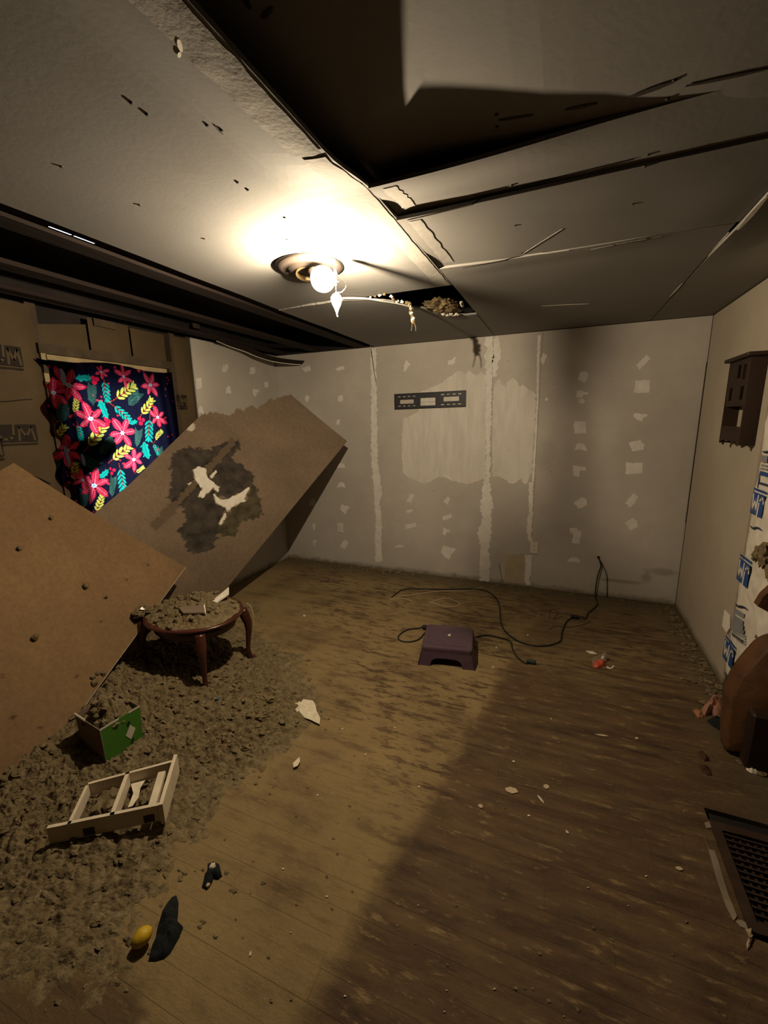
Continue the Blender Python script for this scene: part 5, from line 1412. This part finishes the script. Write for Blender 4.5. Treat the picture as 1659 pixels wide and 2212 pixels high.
for dz in (0.009, 0.018): obj('prong', G().box(c[0] + 0.028, c[0] + 0.046, c[1] - 0.003, c[1] + 0.003, dz, dz + 0.002), 'wire', t)
t, P = cord('extension_cord', [(922, 1352), (905, 1357), (884, 1359), (868, 1367), (860, 1377), (868, 1385), (888, 1386), (906, 1380), (918, 1366)], 0.0055, 'cord', 'black cord looped on the floor left of the purple stool')
c = FL(918, 1354, 0.02); obj('cord_end', G().blob((c[0], c[1] - 0.01, 0.021), (0.022, 0.02, 0.02), 0.2, 2, 3, 3), 'cord', t, smooth=True)
t, P = cord('thin_cable', [(1046, 1267), (1012, 1276), (950, 1277), (900, 1283), (850, 1291), (845, 1295), (868, 1293), (892, 1299)], 0.0028, 'whitecord', 'thin white cable lying along the floor by the back wall')
t, P = cord('thin_cable', [(932, 1300), (946, 1295), (962, 1292), (982, 1297), (993, 1304), (984, 1310), (958, 1309), (938, 1303), (926, 1300)], 0.0028, 'whitecord', 'small white cable loop on the floor left of the black cord')
t, P = cord('thin_cable', [(1060, 1268), (1068, 1266), (1076, 1262)], 0.0024, 'whitecord', 'short white cable end at the foot of the back wall')
t, P = cord('thin_wire', [(1186, 1360), (1200, 1352), (1225, 1355), (1258, 1350), (1276, 1342)], 0.002, 'cord', 'thin dark wire lying beside the cord connector')
t, P = cord('thin_wire', [(1188, 1335), (1188, 1320), (1198, 1316), (1206, 1324), (1196, 1338), (1215, 1331)], 0.0016, 'cord', 'thin wire bent in a small hoop near the back wall')
w0 = BW(1293, 1204)
t = thing('loose_wire', (w0[0], YB, w0[2]), 'black wires coming out of a hole low in the back wall', 'wire')
obj('wall_hole', G().lathe([(0.014, 0), (0.014, 0.002)], w0, NB, 12), 'screw', t)
P = [BW(1293, 1205, 0.004), BW(1298, 1222, 0.02), BW(1291, 1245, 0.03), BW(1287, 1270, 0.03), BW(1286, 1288, 0.04)]
P += [FL(1291, 1303, 0.006), FL(1285, 1312, 0.006), FL(1270, 1325, 0.006), FL(1266, 1336, 0.006), FL(1254, 1332, 0.010)]
obj('cable', G().tube(smooth_path(P, 7), 0.0055, 7), 'cord', t, smooth=True)
obj('cable', G().tube(smooth_path([BW(1294, 1206, 0.004), BW(1304, 1225, 0.012), BW(1311, 1248, 0.012), BW(1311, 1292, 0.012)], 7), 0.003, 6), 'cord', t, smooth=True)
P = [BW(1078, 1217, 0.004), BW(1081, 1235, 0.008), BW(1086, 1258, 0.010)]
obj('thin_wire', G().tube(smooth_path(P, 6), 0.0022, 6), 'cord', base=P[-1], label='short thin wire sticking up the back wall near the wide joint', cat='wire')

# ------------------------------------------------------------------ litter
def crumple(name, pts, zf, mat, label, cat, h, seed, group=None, base_z=0.0, n=14):
    """crumpled sheet over a pixel outline"""
    P0 = [FL(x, y, base_z) for x, y in pts]; c = np.mean(P0, 0); g = G(); m = len(P0); ring = []
    def at(u, w):
        k = u * m; i = int(k) % m; t_ = k - int(k); e = P0[i] * (1 - t_) + P0[(i + 1) % m] * t_
        q = c * (1 - w) + e * w
        z = base_z + 0.002 + h * (1 - w ** 3) * (0.55 + 0.6 * abs(fbm(q[0] * zf + seed, q[1] * zf, seed, 3)))
        return (q[0], q[1], z)
    g.grid(at, m * 6, n)
    return obj(name, g, mat, base=(c[0], c[1], base_z), label=label, cat=cat, group=group)


crumple('torn_paper_sheet', [(636, 1519), (646, 1515), (656, 1511), (676, 1514), (681, 1522), (684, 1536), (692, 1552), (690, 1565), (672, 1556), (650, 1548), (638, 1535)], 40, 'paper', 'torn white paper scrap at the right edge of the insulation', 'paper scrap', 0.016, 1, base_z=0.012)
flat_scrap('paper_scrap', [FL(x, y, 0.012) for x, y in ((633, 1649), (647, 1636), (648, 1646), (643, 1655), (634, 1659))], (0, 0, 1), 0.003, 'paper', 'small white scrap at the edge of the insulation below the torn paper', 'paper scrap')
c = FL(471, 1508, 0.05)
bb = thing('blue_cap', (c[0], c[1], 0.03), 'small blue plastic cap in the insulation before the table leg', 'plastic cap')
obj('cap_body', G().lathe([(0.010, 0.0), (0.013, 0.004), (0.012, 0.022), (0.007, 0.030), (0.003, 0.034)], c - np.array([0, 0, 0.008]), (0.2, -0.5, 0.5), 14), 'blueplastic', bb, smooth=True)
obj('cap_tip', G().lathe([(0.004, 0.030), (0.003, 0.050), (0.001, 0.055)], c - np.array([0, 0, 0.008]), (0.2, -0.5, 0.5), 10), 'plate', bb, smooth=True)
# lemon
c = FL(307, 2026, 0.032)
lm = thing('lemon', (c[0], c[1], 0.005), 'yellow lemon beside the black cloth', 'lemon')
k_l = 0.66
obj('rind', G().lathe([(r * k_l * 1.08, z * k_l) for r, z in ((0.001, -0.052), (0.006, -0.047), (0.019, -0.040), (0.031, -0.022), (0.035, 0.0), (0.032, 0.020), (0.021, 0.037), (0.008, 0.045), (0.001, 0.048))], c + np.array([0, 0, 0.004]), (0.35, 0.75, 0.25), 24), 'yellow', lm, smooth=True)
# black cloth
def hump(name, pts, mat, label, cat, h, seed, zf=18, base_z=0.0, n=16, parent=None, pw=1.6):
    P0 = [FL(x, y, base_z) for x, y in pts]; c = np.mean(P0, 0); m = len(P0)
    # medial line for elongated shapes: heights fall to the rim
    def at(u, w):
        k = u * m; i = int(k) % m; t_ = k - int(k); e = P0[i] * (1 - t_) + P0[(i + 1) % m] * t_
        q = c * (1 - w) + e * w; z = base_z + 0.001 + h * (1 - w ** pw) ** 0.6 * (0.8 + 0.5 * fbm(q[0] * zf + seed, q[1] * zf, seed, 3))
        return (q[0], q[1], max(z, base_z + 0.001))
    return obj(name, G().grid(at, m * 5, n), mat, parent, base=(c[0], c[1], base_z), smooth=True, label=label, cat=cat)
hump('black_cloth', [(372, 1938), (381, 1934), (386, 1950), (385, 1975), (383, 1990), (396, 2004), (388, 2025), (376, 2046), (368, 2060), (355, 2072), (335, 2078), (320, 2077), (325, 2058), (336, 2035), (341, 2005), (350, 1975), (360, 1955)], 'blackcloth', 'crumpled black cloth on the floor beside the lemon', 'cloth', 0.045, 4)
c = FL(460, 1892)
tt = thing('dark_scrap', (c[0], c[1], 0), 'small black lump with a white spot lying on the dusty floor', 'scrap')
hump('body', [(449, 1866), (462, 1861), (474, 1868), (480, 1894), (472, 1900), (462, 1898), (456, 1912), (444, 1922), (436, 1918), (442, 1892), (448, 1880)], 'blackcloth', None, None, 0.028, 8, parent=tt)
obj('white_spot', G().blob(FL(459, 1872, 0.022), (0.011, 0.012, 0.010), 0.3, 2, 3, 2), 'chip', tt, smooth=True)
obj('white_spot', G().blob(FL(449, 1912, 0.008), (0.007, 0.008, 0.006), 0.3, 2, 2, 4), 'tanchip', tt, smooth=True)
# brown lump by the frame
hump('dark_lump', [(45, 1790), (60, 1776), (85, 1778), (98, 1795), (94, 1812), (70, 1818), (48, 1810)], 'browndeb', 'dark brown lump left of the white wooden frame', 'debris', 0.045, 6, base_z=0.015)
# wrapper
wp = thing('candy_wrapper', FL(1292, 1428), 'crumpled red and silver snack wrapper on the floor right of the stool', 'wrapper')
hump('red_part', [(1280, 1432), (1300, 1429), (1309, 1431), (1306, 1439), (1290, 1444), (1281, 1442)], 'redfoil', None, None, 0.035, 2, 40, parent=wp)
hump('clear_part', [(1276, 1424), (1290, 1420), (1305, 1422), (1308, 1431), (1296, 1436), (1280, 1437)], 'browncard', None, None, 0.040, 3, 40, parent=wp)
hump('foil_part', [(1296, 1426), (1309, 1422), (1312, 1428), (1303, 1434), (1296, 1433)], 'silver', None, None, 0.060, 5, 60, parent=wp)
P = [FL(x, y, 0.004) for x, y in ((1311, 1441), (1317, 1444), (1322, 1443), (1326, 1439))]
obj('paper_strip', G().tube(smooth_path(P, 5), 0.006, 5), 'paper', base=P[0], label='pale curl of paper beside the red wrapper', cat='paper scrap')
flat_scrap('paper_scrap', [FL(x, y, 0.003) for x, y in ((1266, 1407), (1280, 1408), (1290, 1414), (1280, 1414), (1272, 1412))], (0, 0, 1), 0.006, 'paper', 'pale torn scrap just behind the red wrapper', 'paper scrap')
# rag
rg = thing('rag', FL(1545, 1558), 'dusty pink rag crumpled at the foot of the insulation', 'rag')
hump('rag_cloth', [(1512, 1540), (1524, 1526), (1540, 1514), (1556, 1509), (1572, 1516), (1580, 1530), (1572, 1548), (1548, 1550), (1536, 1543), (1522, 1547)], 'pink', None, None, 0.085, 3, 22, parent=rg, n=24)
hump('orange_corner', [(1496, 1535), (1508, 1537), (1519, 1538), (1520, 1550), (1508, 1552)], 'orange', None, None, 0.022, 5, 30, parent=rg)
hump('dark_cloth', [(1527, 1558), (1545, 1550), (1562, 1555), (1571, 1572), (1556, 1578), (1540, 1570)], 'blackcloth', None, None, 0.035, 7, 20, parent=rg)
obj('pale_tuft', G().blob(FL(1570, 1563, 0.02), (0.022, 0.025, 0.022), 0.3, 2, 3, 8), 'tanchip', rg)
# dead leaf / dark scraps near the vent
hump('dark_scrap', [(1507, 1625), (1516, 1621), (1528, 1634), (1533, 1644), (1522, 1645), (1513, 1636)], 'browndeb', 'dark crumpled scrap on the floor before the armchair, farther one', 'scrap', 0.018, 2, 30)
hump('dark_scrap', [(1507, 1650), (1515, 1655), (1523, 1652), (1532, 1660), (1538, 1676), (1527, 1675), (1516, 1667)], 'browndeb', 'dark crumpled scrap on the floor before the armchair, nearer one', 'scrap', 0.018, 5, 30)
crumple('paper_scrap', [(1610, 1653), (1622, 1657), (1640, 1668), (1638, 1674), (1622, 1671), (1612, 1664)], 60, 'paper', 'white torn paper curl at the foot of the brown armchair', 'paper scrap', 0.02, 3)
crumple('tape_scrap', [(1609, 2008), (1624, 2005), (1628, 2025), (1620, 2048), (1614, 2053), (1612, 2040), (1618, 2025)], 60, 'tanchip', 'pale scrap of tape at the near corner of the floor vent', 'tape scrap', 0.012, 6)
# pale shreds and chips
SHR = [(1168, 1727, 24, 4, 0.9, 'chip', 'long white splinter on the bare floor in the middle right'), (1105, 1708, 30, 14, 0.2, 'tanchip', 'pale flat flake of finish left of the white splinter'), (541, 2061, 12, 5, 1.8, 'chip', 'pinkish white sliver alone on the near floor'), (1225, 1798, 10, 4, 0.8, 'chip', 'small curved white sliver below the long splinter'), (1467, 1877, 18, 8, 0.3, 'tanchip', 'tan flake on the floor left of the vent'), (1180, 1700, 14, 10, 0.3, 'tanchip', 'tan flake just behind the long white splinter'), (1038, 1742, 12, 8, 0.4, 'tanchip', 'tan flake left of the long white splinter'), (1300, 1589, 30, 4, 0.15, 'tanchip', 'thin tan streak of finish flaked up right of centre')]
for (x, y, w, h, r, m, lb) in SHR:
    cc, s_ = math.cos(r), math.sin(r)
    P = [FL(x + cc * a * w / 2 - s_ * b * h / 2, y + s_ * a * w / 2 + cc * b * h / 2, 0.001) for a, b in ((-1, -0.2), (-0.3, -1), (0.6, -0.8), (1, 0.2), (0.2, 1), (-0.7, 0.6))]
    flat_scrap('floor_flake', P, (0, 0, 1), 0.003, m, lb, 'flake')
TINY = [(657, 1330), (788, 1550), (790, 1630), (740, 1575), (858, 2000), (686, 1718), (1140, 1372), (1072, 1399), (628, 2015), (612, 1877), (706, 1937), (965, 2140), (960, 2186), (745, 2152), (1068, 2137), (1218, 2196), (1396, 1893), (1270, 1918), (1357, 1957), (903, 1956), (1142, 1762), (1110, 1645), (853, 1572), (905, 1700), (1190, 1553), (1375, 1595), (980, 1430), (1065, 1441)]
for i, (x, y) in enumerate(TINY):
    s_ = rnd.uniform(1.6, 3.4); a0 = rnd.uniform(0, 3); 
    P = [FL(x + s_ * math.cos(a0 + a) * rnd.uniform(0.7, 1.4), y + 0.7 * s_ * math.sin(a0 + a), 0.001) for a in (0, 1.2, 2.5, 3.6, 5.0)]
    flat_scrap('paint_chip', P, (0, 0, 1), 0.002, 'chip', 'tiny white chip scattered on the open floor', 'chip', 'tiny white chips strewn over the floor')

# ------------------------------------------------------------------ brown armchair at the right edge
yy = 2.30
ac = thing('armchair', (1.05, 2.40, 0), 'worn brown upholstered armchair cut off by the right edge', 'armchair')
prof = [px(x, y, 1, yy) for x, y in ((1567, 1632), (1569, 1590), (1573, 1545), (1577, 1512), (1590, 1485), (1606, 1458), (1630, 1428), (1659, 1400))]
prof = [q[[0, 2]] for q in prof]; prof[0][1] = 0.012
x_last, z_last = prof[-1]
prof += [np.array([x_last + 0.05, z_last + 0.04]), np.array([x_last + 0.12, z_last + 0.05]), np.array([x_last + 0.16, z_last + 0.0]), np.array([x_last + 0.17, 0.012])]
def arm(y0, y1, nm):
    P = smooth_path([np.array([a, 0, b]) for a, b in prof], 4); ctr = np.mean(P, 0); g = G(); n = len(P)
    ys = [(y0, 0.90), (y0 + 0.012, 0.97), (y0 + 0.035, 1.0), (y1 - 0.03, 1.0), (y1, 0.94)]
    vs = []
    for (yv, s_) in ys:
        for q in P:
            k = ctr + (q - ctr) * s_; vs.append((k[0] + 0.004 * nz(k[0] * 20, yv * 20, k[2] * 20), yv, max(0.0, k[2]) + 0.004 * nz(k[2] * 25, yv * 9)))
    f = [(i * n + k, i * n + (k + 1) % n, (i + 1) * n + (k + 1) % n, (i + 1) * n + k) for i in range(len(ys) - 1) for k in range(n)]
    f += [tuple(range(n))[::-1], tuple((len(ys) - 1) * n + k for k in range(n))]
    return obj(nm, G().add(vs, f), 'leather', ac, smooth=True)
arm(2.285, 2.42, 'arm')
obj('front_skirt', G().cbox(0.885, 1.75, 2.215, 2.284, 0.004, 0.295, 0.012), 'darkwood', ac)  # shaded near side painted in, darker than the arm's upholstery
obj('seat_cushion', G().cbox(1.13, 1.75, 2.295, 2.53, 0.20, 0.43, 0.03), 'leather', ac)
q = [px(x, y, 1, 2.44) for x, y in ((1637, 1310), (1650, 1288), (1668, 1272), (1720, 1270), (1720, 1345), (1659, 1322))]
obj('backrest', G().prism(q, (0, 1, 0), 0.05), 'leather', ac)
obj('back_post', G().cbox(1.03, 1.10, 2.45, 2.49, 0.4, 0.82, 0.008), 'darkwood', ac)
